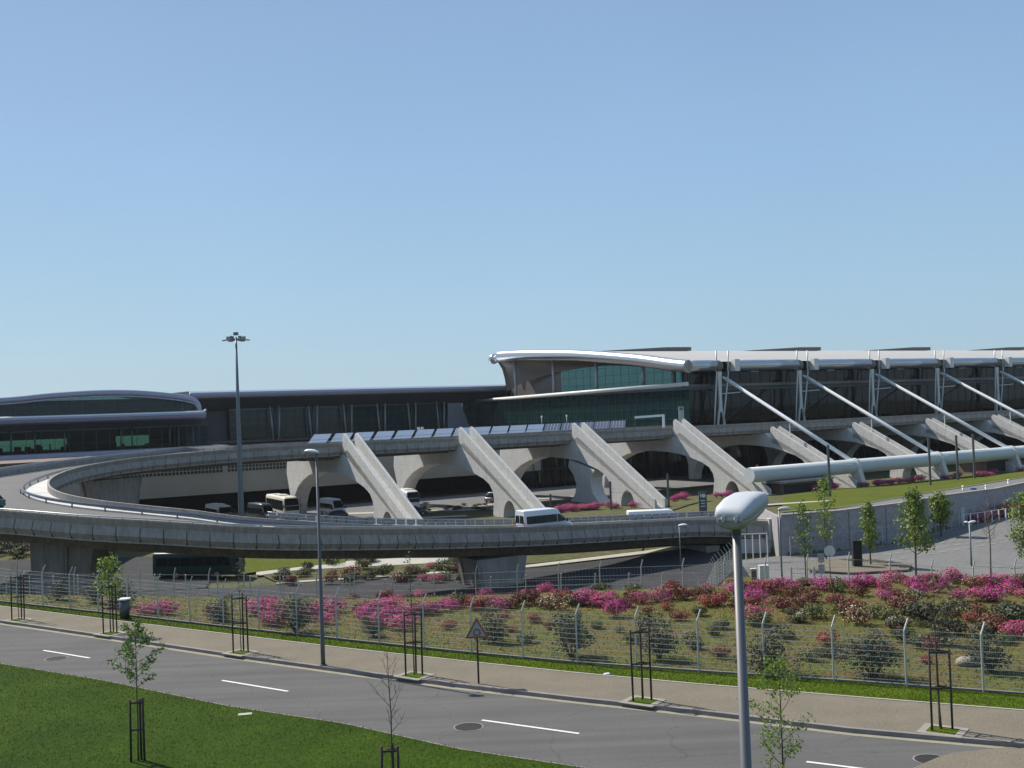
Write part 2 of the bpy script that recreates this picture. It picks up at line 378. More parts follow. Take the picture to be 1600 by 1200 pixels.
# kerb solid
def ribbon_box(name, line, w, z0, z1, mt, side=1, parent=None):
    l2 = shift(line, w * side); mb = MB(); ids = []
    P = []
    def dens(L, n=4):
        out = []
        for a, b in zip(L, L[1:]):
            for k in range(n): out.append((a[0] + (b[0] - a[0]) * k / n, a[1] + (b[1] - a[1]) * k / n))
        return out + [L[-1]]
    for p, q in zip(dens(line), dens(l2)):
        hp = h(*p)
        ids.append(mb.vs([(p[0], p[1], hp + z0), (p[0], p[1], hp + z1), (q[0], q[1], hp + z1), (q[0], q[1], hp + z0)]))
    for a, b in zip(ids, ids[1:]):
        for j in range(4):
            j2 = (j + 1) % 4; mb.face((a + j, a + j2, b + j2, b + j))
    return mb.build(name, mt, parent)
struct(ribbon_box('kerb', kerb, .16, -.1, .14, M['kerb'], -1))
struct(ribbon_box('pavement_edging', walk_back, .09, 0, .145, M['kerblight'], 1))
dust1 = shift(kerb, -.16); dust2 = shift(kerb, -.42)
strip('gutter', dust1, dust2, M['dust'], .006, .8, 1)
# foreground lawn with a shallow bank
edge2 = shift(road_near, -.12)
lawn_near = [(-60, 20), (-40, 12), (-25, 6), (-14, 2), (0, 0), (10, 0), (20, 2), (30, 8), (45, 20)]
strip('road_edging', road_near, edge2, M['kerb'], .03, .8, 1)
lw = strip('lawn', edge2, lawn_near, M['grass'], .05, .5, 60)
def edge_blades(name, lineA, lineB, n, hgt, wd, mts, seed, off):
    rg = random.Random(seed); A_ = [Vector((*p[:2], 0)) for p in lineA]; B_ = [Vector((*p[:2], 0)) for p in lineB]; mb = MB()
    LA = sum((b - a).length for a, b in zip(A_, A_[1:])); LB = sum((b - a).length for a, b in zip(B_, B_[1:]))
    tabA = [poly_at(A_, LA * k / 400 * .9999)[0] for k in range(401)]; tabB = [poly_at(B_, LB * k / 400 * .9999)[0] for k in range(401)]
    for _ in range(n):
        s_ = rg.random() * 399; k = int(s_); t_ = s_ - k
        a = tabA[k].lerp(tabA[k + 1], t_); b = tabB[k].lerp(tabB[k + 1], t_); p = a.lerp(b, rg.random() ** 1.25)
        z = h(p.x, p.y) + off; an = rg.uniform(0, 6.28); w = Vector((math.cos(an), math.sin(an), 0)) * wd * rg.uniform(.5, 1.4); tip = Vector((rg.gauss(0, .5) * hgt, rg.gauss(0, .5) * hgt, hgt * rg.uniform(.4, 1.2)))
        c = Vector((p.x, p.y, z)); mb.mi = 0 if rg.random() < .6 else (1 if rg.random() < .7 else 2); i = mb.vs((c - w, c + w, c + tip)); mb.face((i, i + 1, i + 2))
    o = mb.build(name, mts); o['kind'] = 'stuff'; o['label'] = 'short green grass blades'; return o
# near pavement at the junction
strip('near_pavement', [tuple(G(u, v, 0)[:2]) for u, v in ((1300, 1262), (1400, 1212), (1480, 1178), (1600, 1166), (1750, 1190))], [tuple(G(u, v, 0)[:2]) for u, v in ((1300, 1400), (1400, 1400), (1500, 1400), (1650, 1350), (1800, 1250))], M['pave'], .02, .5, 6)
# dashes & manholes
mb = MB()
for (u0, v0), (u1, v1) in (((68, 1016), (140, 1028)), ((347, 1063), (450, 1080)), ((753, 1125), (905, 1146)), ((-140, 982), (-60, 995)), ((1260, 1190), (1460, 1215))):
    a = G(u0, v0, .012); b = G(u1, v1, .012); d = (b - a).normalized(); nn = Vector((-d.y, d.x, 0)) * .06
    mb.quad(a - nn, b - nn, b + nn, a + nn)
struct(mb.build('road_marking', M['paint']))
for k, (u, v, lab) in enumerate(((88, 1029, 'round iron manhole cover in the road by the short left dash'), (732, 1136, 'round iron manhole cover left of the long road dash near the bottom'), (1455, 1187, 'round iron manhole cover in the road at the lower right corner'))):
    c = G(u, v, 0); mb = MB()
    mb.tube([c + Vector((0, 0, -.05)), c + Vector((0, 0, .014))], .42, 24)
    o = mb.build('manhole_cover', M['iron'], loc=c); tag(o, lab, 'manhole cover', 'manhole covers in the near road')
    mb = MB()
    for a in range(20):
        t0, t1 = 2 * PI * a / 20, 2 * PI * (a + 1) / 20
        mb.quad(c + Vector((math.cos(t0) * .44, math.sin(t0) * .44, .01)), c + Vector((math.cos(t0) * .49, math.sin(t0) * .49, .01)), c + Vector((math.cos(t1) * .49, math.sin(t1) * .49, .01)), c + Vector((math.cos(t1) * .44, math.sin(t1) * .44, .01)))
    mb.build('collar', M['kerb'], o)

# far ground surfaces ---------------------------------------------------------
# underpass road below the ramp
strip('underpass_road', [(-130, 92), (-60, 93), (-20, 93), (0, 94), (15, 98), (24, 104)], [(-130, 108), (-60, 109), (-25, 112), (0, 117), (14, 122), (24, 127)], M['asphalt_shade'], .03, 1, 8)
strip('road_edging', [(-25, 112.2), (0, 117.2), (14, 122.2), (24, 127.2)], [(-25, 113.2), (0, 118.4), (14, 123.6), (24, 128.6)], M['kerblight'], .16, 1, 1)
strip('loop_shade_sheet', [(-130, 108), (-60, 109), (-32, 111.5)], [(-130, 132), (-60, 133), (-36, 131)], M['asphalt_shade'], .09, 1, 4)  # dark sheet added to stand in for shaded ground inside the loop
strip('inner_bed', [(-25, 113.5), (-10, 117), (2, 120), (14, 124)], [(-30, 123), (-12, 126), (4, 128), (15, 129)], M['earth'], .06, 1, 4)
strip('inner_path', G2([(400, 890), (460, 884), (540, 880), (700, 873)], -6.2), G2([(400, 882), (460, 878), (540, 874), (700, 866)], -6.2), M['kerblight'], .1, 1, 3)
strip('inner_lawn', G2([(366, 889), (400, 885), (470, 879), (540, 874)], -6.1), G2([(366, 868), (400, 866), (470, 864), (540, 860)], -6.1), M['farlawn'], .13, 1, 5)
# arrivals forecourt (asphalt) below the deck, light paths, grass strips
strip('arrivals_road', [tuple(W(f, -3, 0)[:2]) for f in (-140, -100, -60, -20, 40)], [tuple(W(f, -31, 0)[:2]) for f in (-140, -100, -60, -20, 40)], M['asphalt_far'], .04, 2, 8)
strip('arrivals_forecourt', [tuple(W(f, 26, 0)[:2]) for f in (-90, -60, -38, -14)], [tuple(W(f, -3, 0)[:2]) for f in (-90, -60, -38, -14)], M['earth'], .04, 2, 8)
for i, (a, b) in enumerate((((500, 806, 800, 796), 3.0), ((660, 803, 775, 789), 1.5), ((770, 786, 920, 776), 2.2), ((640, 812, 730, 808), 2.2))):
    p = G(a[0], a[1], -5.8); q = G(a[2], a[3], -5.8)
    L = [tuple(p[:2]), tuple(q[:2])]; strip('footpath', L, shift(L, b), M['kerblight'], .09 + .01 * i, 1, 2)
# parking lot + road over the retaining wall + lawns on the right
lotA = [(21.5, 97), (30, 86), (42, 84), (70, 90), (110, 100)]
lotB = [(23.5, 116.4), (30, 117.0), (42, 123), (66, 149), (110, 190)]
strip('parking_lot', lotA, lotB, M['asphalt_far'], .04, 1.5, 14)
topA = [(WALL[i][0] + .2, WALL[i][1] + 1.2) for i in range(6)]
strip('upper_road', [(28.5, 119.5)] + topA[1:], [(31, 134), (40, 136.5), (51, 147), (64, 158), (80, 172), (110, 200)], M['asphalt_far'], .07, 1, 6)
strip('far_lawn', [(33, 136), (41, 138), (52, 148.5), (65, 159.5), (81, 173.5), (111, 202)], [tuple(W(f, n, 0)[:2]) for f, n in ((0, 27), (20, 23), (40, 22.5), (70, 22.5), (100, 22.5), (150, 22.5))], M['farlawn'], .07, 1, 12)
strip('lawn_path', [tuple(G(u, v, -4.2)[:2]) for u, v in ((1150, 792), (1230, 787), (1300, 783))], [tuple(G(u, v, -4.2)[:2]) for u, v in ((1150, 789), (1230, 784.5), (1300, 781))], M['kerblight'], .1, 1, 1)
o = strip('lawn_edging', [(33, 135.6), (41, 137.6), (52, 148.1), (65, 159.1), (81, 173.1), (111, 201.6)], [(33, 136), (41, 138), (52, 148.5), (65, 159.5), (81, 173.5), (111, 202)], M['kerb'], .17, 1, 1)
# fenced dry ground right of the near lamp (between ramp end and mound)
strip('side_lawn', [tuple(G(u, v, -6.4)[:2]) for u, v in ((1105, 935), (1180, 925), (1250, 918))], [tuple(G(u, v, -6.4)[:2]) for u, v in ((1135, 893), (1165, 893), (1240, 908))], M['farlawn'], .1, 1, 4)

# ------------------------------------------------------------------ elevated road (spiral ramp + departures deck)
def crom(P, per=8):
    P = [Vector(p) for p in P]; out = []
    Q = [P[0] * 2 - P[1]] + P + [P[-1] * 2 - P[-2]]
    for i in range(1, len(Q) - 2):
        a, b, c, d = Q[i - 1], Q[i], Q[i + 1], Q[i + 2]
        for k in range(per):
            t = k / per
            out.append(.5 * ((2 * b) + (c - a) * t + (2 * a - 5 * b + 4 * c - d) * t * t + (3 * b - 3 * c + d - a) * t ** 3))
    out.append(P[-1]); return out
def resample(P, n):
    L = [0]
    for a, b in zip(P, P[1:]): L.append(L[-1] + (b - a).length)
    out = []; i = 0
    for k in range(n):
        t = L[-1] * k / (n - 1)
        while i < len(P) - 2 and t > L[i + 1]: i += 1
        out.append(P[i].lerp(P[i + 1], min(1, (t - L[i]) / max(L[i + 1] - L[i], 1e-6))))
    return out, L[-1]
outer_c = [G(1205, 814, -3.3), G(1100, 811, -2.8), G(1000, 815, -2.3), G(820, 822.5, -1.3), G(600, 825, 0), G(400, 822.5, 1.15), G(250, 814, 2.05), G(130, 807, 2.7), G(0, 797, 3.3),
           Vector((-51.5, 92.5, 3.75)), Vector((-58.5, 98.5, 4.2)), Vector((-63.5, 108, 4.65)), Vector((-64, 118, 4.95)), G(0, 733, 5.2), G(100, 719, 5.6), G(200, 707.5, 5.9), G(290, 698, 6.1), W(-76, -14, 6.2), W(-70, -14, 6.25)]
RD = Vector((0, 0, -.6))
inner_c = [G(1205, 796, -3.3) + RD, G(1100, 799.5, -2.8) + RD, G(1000, 804, -2.3) + RD, G(820, 811, -1.3) + RD, G(600, 810.5, 0) + RD, G(400, 803.5, 1.15) + RD * .55, G(300, 796, 1.8) + RD * .1, G(230, 790, 2.2), G(150, 781, 2.8), G(95, 770, 3.4), G(74, 757, 4.0), G(84, 743, 4.5),
           G(125, 729, 5.0), G(200, 716.5, 5.45), G(300, 706.5, 5.8), G(400, 699, 6.05), W(-73.5, 0, 6.15), W(-70, 0, 6.2)]
NP = 170
outer, Lo = resample(crom(outer_c), NP); dense, Li = resample(crom(inner_c), 1500)
_i = [min(range(1500), key=lambda j: (dense[j] - p).length_squared + (0 if abs(j / 1500 - k / NP) < .22 else 1e6)) for k, p in enumerate(outer)]
_i = list(np.maximum.accumulate(_i)); _i[0] = 0; _i[-1] = 1499
for _ in range(3): _i = [_i[0]] + [(_i[max(0, k - 3):k + 4]) and float(np.mean(_i[max(0, k - 3):k + 4])) for k in range(1, NP - 1)] + [_i[-1]]
inner = [dense[min(1499, int(round(j)))].copy() if j == int(j) else dense[int(j)].lerp(dense[min(1499, int(j) + 1)], j - int(j)) for j in _i]
# continue as the straight departures deck
def tangents(P):
    T = []
    for i in range(len(P)):
        d = P[min(i + 1, len(P) - 1)] - P[max(i - 1, 0)]; d.z = 0; T.append(d.normalized())
    return T
def sweep(mb, P, sec, side=1, closed=True, cap=True, smooth=False):
    T = tangents(P); rings = []
    for p, t in zip(P, T):
        nl = Vector((-t.y, t.x, 0)) * side
        rings.append([p + nl * a + Vector((0, 0, b)) for a, b in sec])
    if side < 0: rings = [r[::-1] for r in rings]
    mb.loft(rings, close=closed, cap=cap, smooth=smooth)
def poly_at(P, s):   # point + tangent at arc length s
    L = 0
    for a, b in zip(P, P[1:]):
        d = (b - a).length
        if L + d >= s:
            return a.lerp(b, (s - L) / d), (b - a).normalized()
        L += d
    return P[-1].copy(), (P[-1] - P[-2]).normalized()
M['blade1'] = mat('grass_blade_mid', (.034, .066, .001), .9, var=.2, scale=3, spec=.1, transl=.25); M['blade2'] = mat('grass_blade_light', (.056, .092, .003), .9, var=.2, scale=3, spec=.1, transl=.25); M['blade3'] = mat('grass_blade_dry', (.10, .085, .03), .9, var=.2, scale=3, spec=.1)
BL = [M['blade1'], M['blade2'], M['blade3']]
rn = road_near[1:9]; edge_blades('lawn_grass', shift(rn, -.06), [(p[0] * .62, p[1] - 22) for p in rn], 85000, .05, .009, BL, 1, .05)
edge_blades('verge_grass', walk_back, fence_line, 42000, .06, .010, BL, 2, .10)
edge_blades('bed_weeds', fence_line, [(p[0] * 1.12, p[1] + 15) for p in fence_line], 26000, .10, .02, [M['blade2'], M['soil'], M['blade3']], 3, .06)
ramp = thing('elevated_road', 'long curved concrete ramp looping up to the departures deck on wall piers', 'elevated road', (0, 110, -7))
fascia_sec = [(0, 0), (.22, 0), (.24, -.12), (.06, -.6), (.12, -.66), (.36, -1.36), (.04, -1.82), (.10, -1.95), (-.35, -1.97), (-.35, -1.0), (0, -1.0)]
straight_in = [W(f, 0, 6.2 - .2 * min(1, (f + 70) / 60)) for f in range(-70, 261, 3)]
straight_out = [W(f, -14, 6.25 - .25 * min(1, (f + 70) / 60)) for f in range(-70, 16, 3)]
def joints(mb, P, side, every=1.85, L0=0.0):
    tot = sum((b - a).length for a, b in zip(P, P[1:])); s = L0 + every / 2
    mb.mi = 1
    while s < tot:
        p, t = poly_at(P, s); t.z = 0; nl = Vector((-t.y, t.x, 0)).normalized() * side; w = t.normalized() * .035
        pts = [(.14, -.66), (.38, -1.36), (.06, -1.82)]
        for (a, b), (c, d) in zip(pts, pts[1:]):
            mb.quad(p + nl * a + Vector((0, 0, b)) - w, p + nl * a + Vector((0, 0, b)) + w, p + nl * c + Vector((0, 0, d)) + w, p + nl * c + Vector((0, 0, d)) - w)
        mb.box(p + nl * .10 + Vector((0, 0, -1.72)), (.12, .12, .26), math.atan2(t.y, t.x))
        s += every
    mb.mi = 0
mb = MB(); sweep(mb, outer, fascia_sec, 1); joints(mb, outer, 1); mb.build('outer_fascia', [M['conc_mid'], M['joint']], ramp)
mb = MB(); sweep(mb, inner + straight_in[1:], fascia_sec, -1); joints(mb, inner + straight_in[1:], -1); mb.build('inner_fascia', [M['conc_mid'], M['joint']], ramp)
mb = MB(); sweep(mb, straight_out, fascia_sec, 1); mb.build('rear_fascia', [M['conc_mid']], ramp)
# road surface and girder
mb = MB(); A = []; B = []
for o_, i_ in zip(outer, inner):
    d = (i_ - o_); d.z = 0; d.normalize(); A.append((o_ - d * .1, i_ + d * .1, d))
ids = []
for o_, i_, d in A:
    ids.append(mb.vs([o_ + Vector((0, 0, -.85)), i_ + Vector((0, 0, -.85))]))
for a, b in zip(ids, ids[1:]): mb.face((a, a + 1, b + 1, b))
top = mb.build('road_surface', M['deckroad'], ramp)
mb = MB(); mb.fbox(-71, 260, -14, .1, 5.0, 5.15); mb.build('departures_surface', M['deckroad'], ramp)
mb = MB(); rings = []
for k_, (o_, i_, d) in enumerate(A):
    gz_ = -2.95 + .5 * sst(85, 105, k_)
    rings.append([o_ + d * .1 + Vector((0, 0, -1.05)), o_ + d * .35 + Vector((0, 0, -1.97)), o_ + d * 1.9 + Vector((0, 0, -2.15)), o_ + d * 2.3 + Vector((0, 0, gz_)), i_ - d * 2.3 + Vector((0, 0, gz_)), i_ - d * 1.9 + Vector((0, 0, -2.15)), i_ - d * .35 + Vector((0, 0, -1.97)), i_ - d * .1 + Vector((0, 0, -1.05))])
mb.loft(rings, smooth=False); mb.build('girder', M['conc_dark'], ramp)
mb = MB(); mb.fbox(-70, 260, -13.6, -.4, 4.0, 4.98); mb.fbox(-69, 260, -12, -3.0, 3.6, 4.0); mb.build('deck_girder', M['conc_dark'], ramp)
# steel rails
def railing(name, P, side, off, zt, r, every, mt, rails=(0,), panel=None, pr=.03):
    mb = MB()
    T = tangents(P); off_pts = [p + Vector((-t.y, t.x, 0)) * side * off for p, t in zip(P, T)]
    for dz in rails: mb.tube([p + Vector((0, 0, zt + dz)) for p in off_pts], r, 6)
    tot = sum((b - a).length for a, b in zip(off_pts, off_pts[1:])); s = .4
    while s < tot:
        p, t = poly_at(off_pts, s); mb.bar(p + Vector((0, 0, -.1)), p + Vector((0, 0, zt)), pr * 2, pr * 2); s += every
    o = mb.build(name, mt, ramp)
    return off_pts
railing('outer_handrail', outer[:130], 1, .1, .12, .05, 1.85, M['rail'])
railing('inner_handrail', inner[:max(k for k in range(90) if pu(inner[k])[0] > 400)], -1, .08, .62, .045, 2.4, M['rail'], rails=(0, -.3))
# guard rail (w-beam) on the road side of the inner parapet
gr = MB(); T = tangents(inner)
gp = []
for k, (p, t) in enumerate(zip(inner, T)):
    wdt = 1.0 + 1.6 * max(0, 1 - abs(k - 92) / 26)
    gp.append(p + Vector((-t.y, t.x, 0)) * wdt + Vector((0, 0, -.85)))
gp = gp[:150]
sweep(gr, gp, [(0, .42), (.05, .47), (0, .55), (.05, .64), (0, .74), (-.03, .74), (-.03, .42)], 1)
s_ = 1.0; tot = sum((b - a).length for a, b in zip(gp, gp[1:]))
while s_ < tot:
    p, t = poly_at(gp, s_); gr.bar(p + Vector((0, 0, -.05)), p + Vector((0, 0, .6)), .12, .12); s_ += 4
gr.build('crash_barrier', M['railpanel'], ramp)
mb = MB(); rings = []
for p, q in zip(inner[:150], gp):
    q = q + (p - q) * .12
    rings.append([Vector((p.x, p.y, p.z - .85)), Vector((p.x, p.y, p.z - .66)), Vector((q.x, q.y, p.z - .66)), Vector((q.x, q.y, p.z - .85))])
mb.loft(rings, smooth=False); mb.build('service_walk', M['conc'], ramp)
# second barrier on the outer side of the loop
gp2 = []
T = tangents(outer)
for p, t in zip(outer, T): gp2.append(p - Vector((-t.y, t.x, 0)) * .7 + Vector((0, 0, -.85)))
gr = MB(); sweep(gr, gp2[60:165], [(0, .42), (.05, .47), (0, .55), (.05, .64), (0, .74), (-.03, .74), (-.03, .42)], -1)
s_ = 1.0
while s_ < 170:
    p, t = poly_at(gp2[60:165], s_); gr.bar(p + Vector((0, 0, -.05)), p + Vector((0, 0, .6)), .12, .12); s_ += 4
gr.build('crash_barrier', M['railpanel'], ramp)
# mesh infill panels of the inner hand rail on the near branch
mb = MB(); T = tangents(inner)
for k in range(0, max(k for k in range(90) if pu(inner[k])[0] > 400) - 1):
    p, q = inner[k], inner[k + 1]; n1 = Vector((T[k].y, -T[k].x, 0)) * .08
    d = (q - p) * .06
    mb.quad(p + n1 + d + Vector((0, 0, .06)), q + n1 - d + Vector((0, 0, .06)), q + n1 - d + Vector((0, 0, .56)), p + n1 + d + Vector((0, 0, .56)))
mb.build('infill_panels', M['railpanel'], ramp)
# wall piers
def ramp_pier(idx, topw, botw, thick, skew=0.0, mt='conc_mid', grooves=True, taper=0.0):
    o_, i_, d = A[idx]; t = Vector((-d.y, d.x, 0)); c = (o_ + i_) / 2; zt = c.z - 2.9
    zb = h(c.x, c.y) - .3; wd = (i_ - o_).length
    mb = MB()
    # the wall runs along the road; it widens upwards
    prof = [(-topw / 2, zt), (topw / 2, zt), (topw / 2 * .93, zt - .6), (topw / 2 * .5 + botw / 2 * .5, (zt + zb) / 2), (botw / 2, zb), (-botw / 2, zb), (-(topw / 2 * .5 + botw / 2 * .5), (zt + zb) / 2), (-topw / 2 * .93, zt - .6)]
    half = thick / 2
    P = [Vector((c.x, c.y, 0)) + t * a - d * half + Vector((0, 0, z)) for a, z in prof]
    mb.prism(P, d * thick)
    # end nibs
    if grooves:
        for sg in (-1, 1):
            for e in (-half + .25, half - .25):
                a0 = Vector((c.x, c.y, 0)) + d * e
                mb.bar(a0 + t * sg * (topw / 2 - .05) + Vector((0, 0, zt - .02)), a0 + t * sg * (botw / 2 + .02) + Vector((0, 0, zb)), .5, .35, up=t)
    return mb.build('pier', M[mt], ramp)
def near_idx(u, P=None):
    return min(range(NP), key=lambda k: abs(pu((A[k][0] + A[k][1]) / 2 - Vector((0, 0, 4)))[0] - u) + (0 if k < 70 else 1e4))
def far_idx(u): return min(range(95, NP), key=lambda k: abs(pu(A[k][1])[0] - u))
ramp_pier(near_idx(128), 5.0, 2.4, 3.0)
ramp_pier(near_idx(775), 5.4, 4.2, 4.0)
ramp_pier(near_idx(-62), 4.0, 3.4, 3.0)
ramp_pier(near_idx(1085), 2.0, 1.6, 5, grooves=False)
ramp_pier(far_idx(205), 8.0, 4.2, 3.0)
# abutment
mb = MB(); a = outer[0]; b = inner[0]
mb.prism([a + Vector((-3.5, .3, -1.9)), a + Vector((.6, .0, -1.9)), a + Vector((.6, .0, -5)), a + Vector((-3.5, .3, -5))], Vector((2.0, 9, 0)))
mb.box((a.x + .3, a.y + .1, a.z - .9), (1.6, .7, 2.4), .3)
mb.build('abutment', M['conc'], ramp)

# ------------------------------------------------------------------ concrete buttresses
def ell(cx, cz, a, b, t0, t1, n):
    return [(cx + a * math.cos(math.radians(t0 + (t1 - t0) * k / n)), cz + b * math.sin(math.radians(t0 + (t1 - t0) * k / n))) for k in range(n + 1)]
TH = 2.4
def buttress(f, apex, label, toe=0.0, ground=-6.0, column=False):
    g = ground
    bt = thing('concrete_buttress', label, 'buttress', W(f, 10, g), 0, 'sloping concrete buttresses along the departures deck')
    tn = 21.6 + toe
    na, za = apex
    # side outline in (n, z), main body with big arch
    arch = [(10.4, g), (10.9, g + 2.8), (10.6, -2.0), (9.7, -1.0), (8.0, -.2), (5.6, .45), (2.4, 1.15), (-1.5, 1.55), (-6, 1.7), (-10, 1.5), (-13, .95), (-15.6, .1), (-17.8, -1.0), (-19.4, -2.4), (-20.4, -4.0), (-20.8, g)]
    hole = ell(15.2, g + .2, 1.75, 2.6, 0, 180, 14)
    body = [(tn, g), (tn, g + .3), (na + 1.3, za - 1.6), (na - .4, za - 2.2 if za > 6 else za - 1.6), (na - 1.6, 3.97), (-.5, 3.95), (-12.5, 3.2), (-13, 3.9), (-22.6, 3.9), (-23.2, 1.0), (-21.9, -2.4), (-21.9, g)]
    # outline: body CCW, then arch back to start; hole is a notch from ground
    out = body + arch[::-1] + [(hole[-1][0], g)] + hole[::-1][1:-1] + [(hole[0][0], g)]
    P = [W(f, n, z) for n, z in out]
    mb = MB(); mb.prism(P, F * TH)
    body_o = mb.build('frame', M['conc'], bt)
    # ridges on the slope
    for k, ff in enumerate((0.0, TH - .42)):
        mb = MB()
        a = (na, za); b = (tn, g + .9)
        R = [(a[0] - .25, a[1] - 2.4), (a[0] - .28, a[1] + .5), (a[0] + .1, a[1] + .8), (b[0] + .1, b[1] + .75), (b[0] + .3, b[1] + .45), (b[0] + .25, g), (b[0] - .2, g), (b[0] - .2, b[1] - .8), (a[0] + .6, a[1] - 2.4)]
        mb.prism([W(f + ff, n, z) for n, z in R], F * .42)
        mb.build('ridge', M['conc'], bt)
    # arch lining rib, slightly proud of the side face
    mb = MB()
    arc = arch[8:-1]
    for sgn in (-1,):
        for (n0, z0), (n1, z1) in zip(arc, arc[1:]):
            up = .55
            mb.prism([W(f - .08, n0, z0), W(f - .08, n1, z1), W(f - .08, n1 - .25 * (1 if n1 < -14 else 0), z1 + up), W(f - .08, n0 - .25 * (1 if n0 < -14 else 0), z0 + up)], F * .08)
    mb.build('arch_rib', M['conc'], bt)
    if column:
        mb = MB()
        col = [(5.8, .2), (7.6, -.3), (6.6, -1.5), (6.5, -2.6), (7.0, -4.2), (8.8, -5.6), (8.8, g), (.6, g), (.6, -5.6), (2.0, -4.4), (2.4, -2.8), (1.6, -1.2), (.2, .2), (.6, 1.3)]
        mb.prism([W(f + .02, n - 1.0, z) for n, z in col], F * TH)
        mb.build('inner_column', M['conc'], bt)
    return bt
buttress(-64.2, (.9, 6.75), 'leftmost sloping concrete buttress, rising over the deck beside the first tilted panels')
buttress(-44.4, (1.0, 6.95), 'second sloping concrete buttress, ending behind the white minibus')
buttress(-22.4, (1.0, 6.8), 'third sloping concrete buttress with an hourglass inner column, toe in pink flowers', column=True)
buttress(0.0, (1.0, 6.6), 'fourth sloping concrete buttress, holding the left end of the white tube')
for k in range(5):
    buttress(23 + k * 23, (2.2, 4.4), ['concrete buttress under the first slanting strut', 'concrete buttress under the second slanting strut', 'concrete buttress under the third slanting strut', 'concrete buttress under the fourth slanting strut', 'concrete buttress under the fifth slanting strut at the far right'][k])
# ------------------------------------------------------------------ big tube on the toes + struts + masts
bt = thing('white_tube', 'long thick pale grey-white steel tube resting on the buttress toes', 'steel tube', W(0, 20.6, -2))
mb = MB(); mb.tube([W(-1.0, 20.4, -2.0), W(260, 20.4, -2.0)], 1.25, 28); mb.build('tube', M['pipe'], bt)
for k in range(6):
    f = 24.3 + k * 23 - (0)
    mb = MB(); mb.tube([W(f - .35, 20.4, -2), W(f + .35, 20.4, -2)], 1.45, 28); mb.build('collar', M['offwhite'], bt)
    mb = MB(); mb.prism([W(f - .5, 19.0, -2.4), W(f - .5, 21.8, -2.4), W(f - .5, 23.0, -6.0), W(f - .5, 20.6, -6.0)], F * 1.0); mb.build('saddle', M['conc'], bt)
for k in range(6):
    fm = 23.2 + 22.95 * k
    lab = ['first white steel mast from the left, at the end of the arched roof', 'second white steel mast from the left, between gutter tubes', 'third white steel mast from the left, between gutter tubes', 'fourth white steel mast from the left, between gutter tubes', 'fifth white steel mast from the left, near the right edge', 'white steel mast just outside the right edge'][k]
    if k == 5: continue
    ms = thing('roof_mast', lab, 'mast', W(fm, -11.4, 5.15), 0, 'white masts carrying the roof')
    mb = MB()
    rings = []
    for z, a in ((16.4, 1.15), (15.0, .95), (13.0, .7), (11.0, .62), (9.4, .75), (8.2, 1.1)):
        rings.append([W(fm - .25 - a / 2, -11.55, z), W(fm - .25 + a / 2, -11.55, z), W(fm - .25 + a / 2, -11.25, z), W(fm - .25 - a / 2, -11.25, z)])
    mb.loft(rings, smooth=False)
    for sg in (-1, 1): mb.bar(W(fm - .25 + sg * .45, -11.4, 8.4), W(fm - .25 + sg * 1.0, -11.4, 5.1), .34, .3, up=F)
    mb.build('column', M['offwhite'], ms)
    for sg, fo in ((-1, -1.3), (1, 1.9)):
        mb = MB(); mb.tube([W(fm + fo + .5, -11.4, 20.6), W(fm + fo + .2, -11.4, 16.3)], .17, 8); mb.tube([W(fm + fo + .2, -11.2, 16.3), W(fm + fo - 1.4 * 1.0 - (.9 if sg > 0 else 0), -10.8, 5.1)], .14, 8)
        mb.build('rod', M['offwhite'], ms)
    mb = MB(); mb.bar(W(fm, -11.2, 11.9), W(fm + 3.6, -9.6, 12.1), .16, .16); mb.build('bracket', M['offwhite'], ms)
    # strut
    stt = thing('slanting_strut', 'slanting white tubular strut from the ' + ['first', 'second', 'third', 'fourth', 'fifth'][k] + ' mast down to the thick tube', 'strut', W(fm + 1.2, 20, -1), 0, 'slanting struts between masts and tube')
    a = W(fm + .3, -11.0, 15.3); b = W(fm + 1.2, 20.2, -1.2)
    mb = MB(); mb.tube([a, a.lerp(b, .03), a.lerp(b, .5), b], [.16, .32, .36, .36], 14); mb.build('rod', M['white'], stt)
    mb = MB(); mb.tube([a.lerp(b, .03), a.lerp(b, .12)], .40, 14); mb.build('sleeve', M['pipe'], stt)
    mid = a.lerp(b, .545); ft = Vector((mid.x, mid.y, mid.z - 3.0))
    mb = MB(); mb.bar(mid, ft, .16, .16); mb.bar(ft + F * -.3, ft + F * .3, .5, .3); mb.build('prop', M['offwhite'], stt)
# ------------------------------------------------------------------ terminal hall
hall = thing('terminal_hall', 'large terminal hall with arched metal roof edge and dark glass front', 'terminal building', W(20, -30, 5))
prof = [(-11.4, 17.5), (-13.5, 17.75), (-17, 18.2), (-26.6, 19.6), (-37.5, 20.85), (-49.5, 22.05), (-62.4, 22.95), (-71, 23.5), (-80, 23.85), (-83.5, 23.9), (-94, 23.9)]
pp = crom([Vector((n, z, 0)) for n, z in prof], 5)
pp = [(p.x, p.y) for p in pp]
FE = 262
mb = MB(); mb.smooth = True
pr_ = [q for q in pp if q[0] > -88]
a = mb.vs([W(16, n, z + .9) for n, z in pr_]); b = mb.vs([W(FE, n, z + .9) for n, z in pr_])
for j in range(len(pr_) - 1): mb.face((a + j, a + j + 1, b + j + 1, b + j))
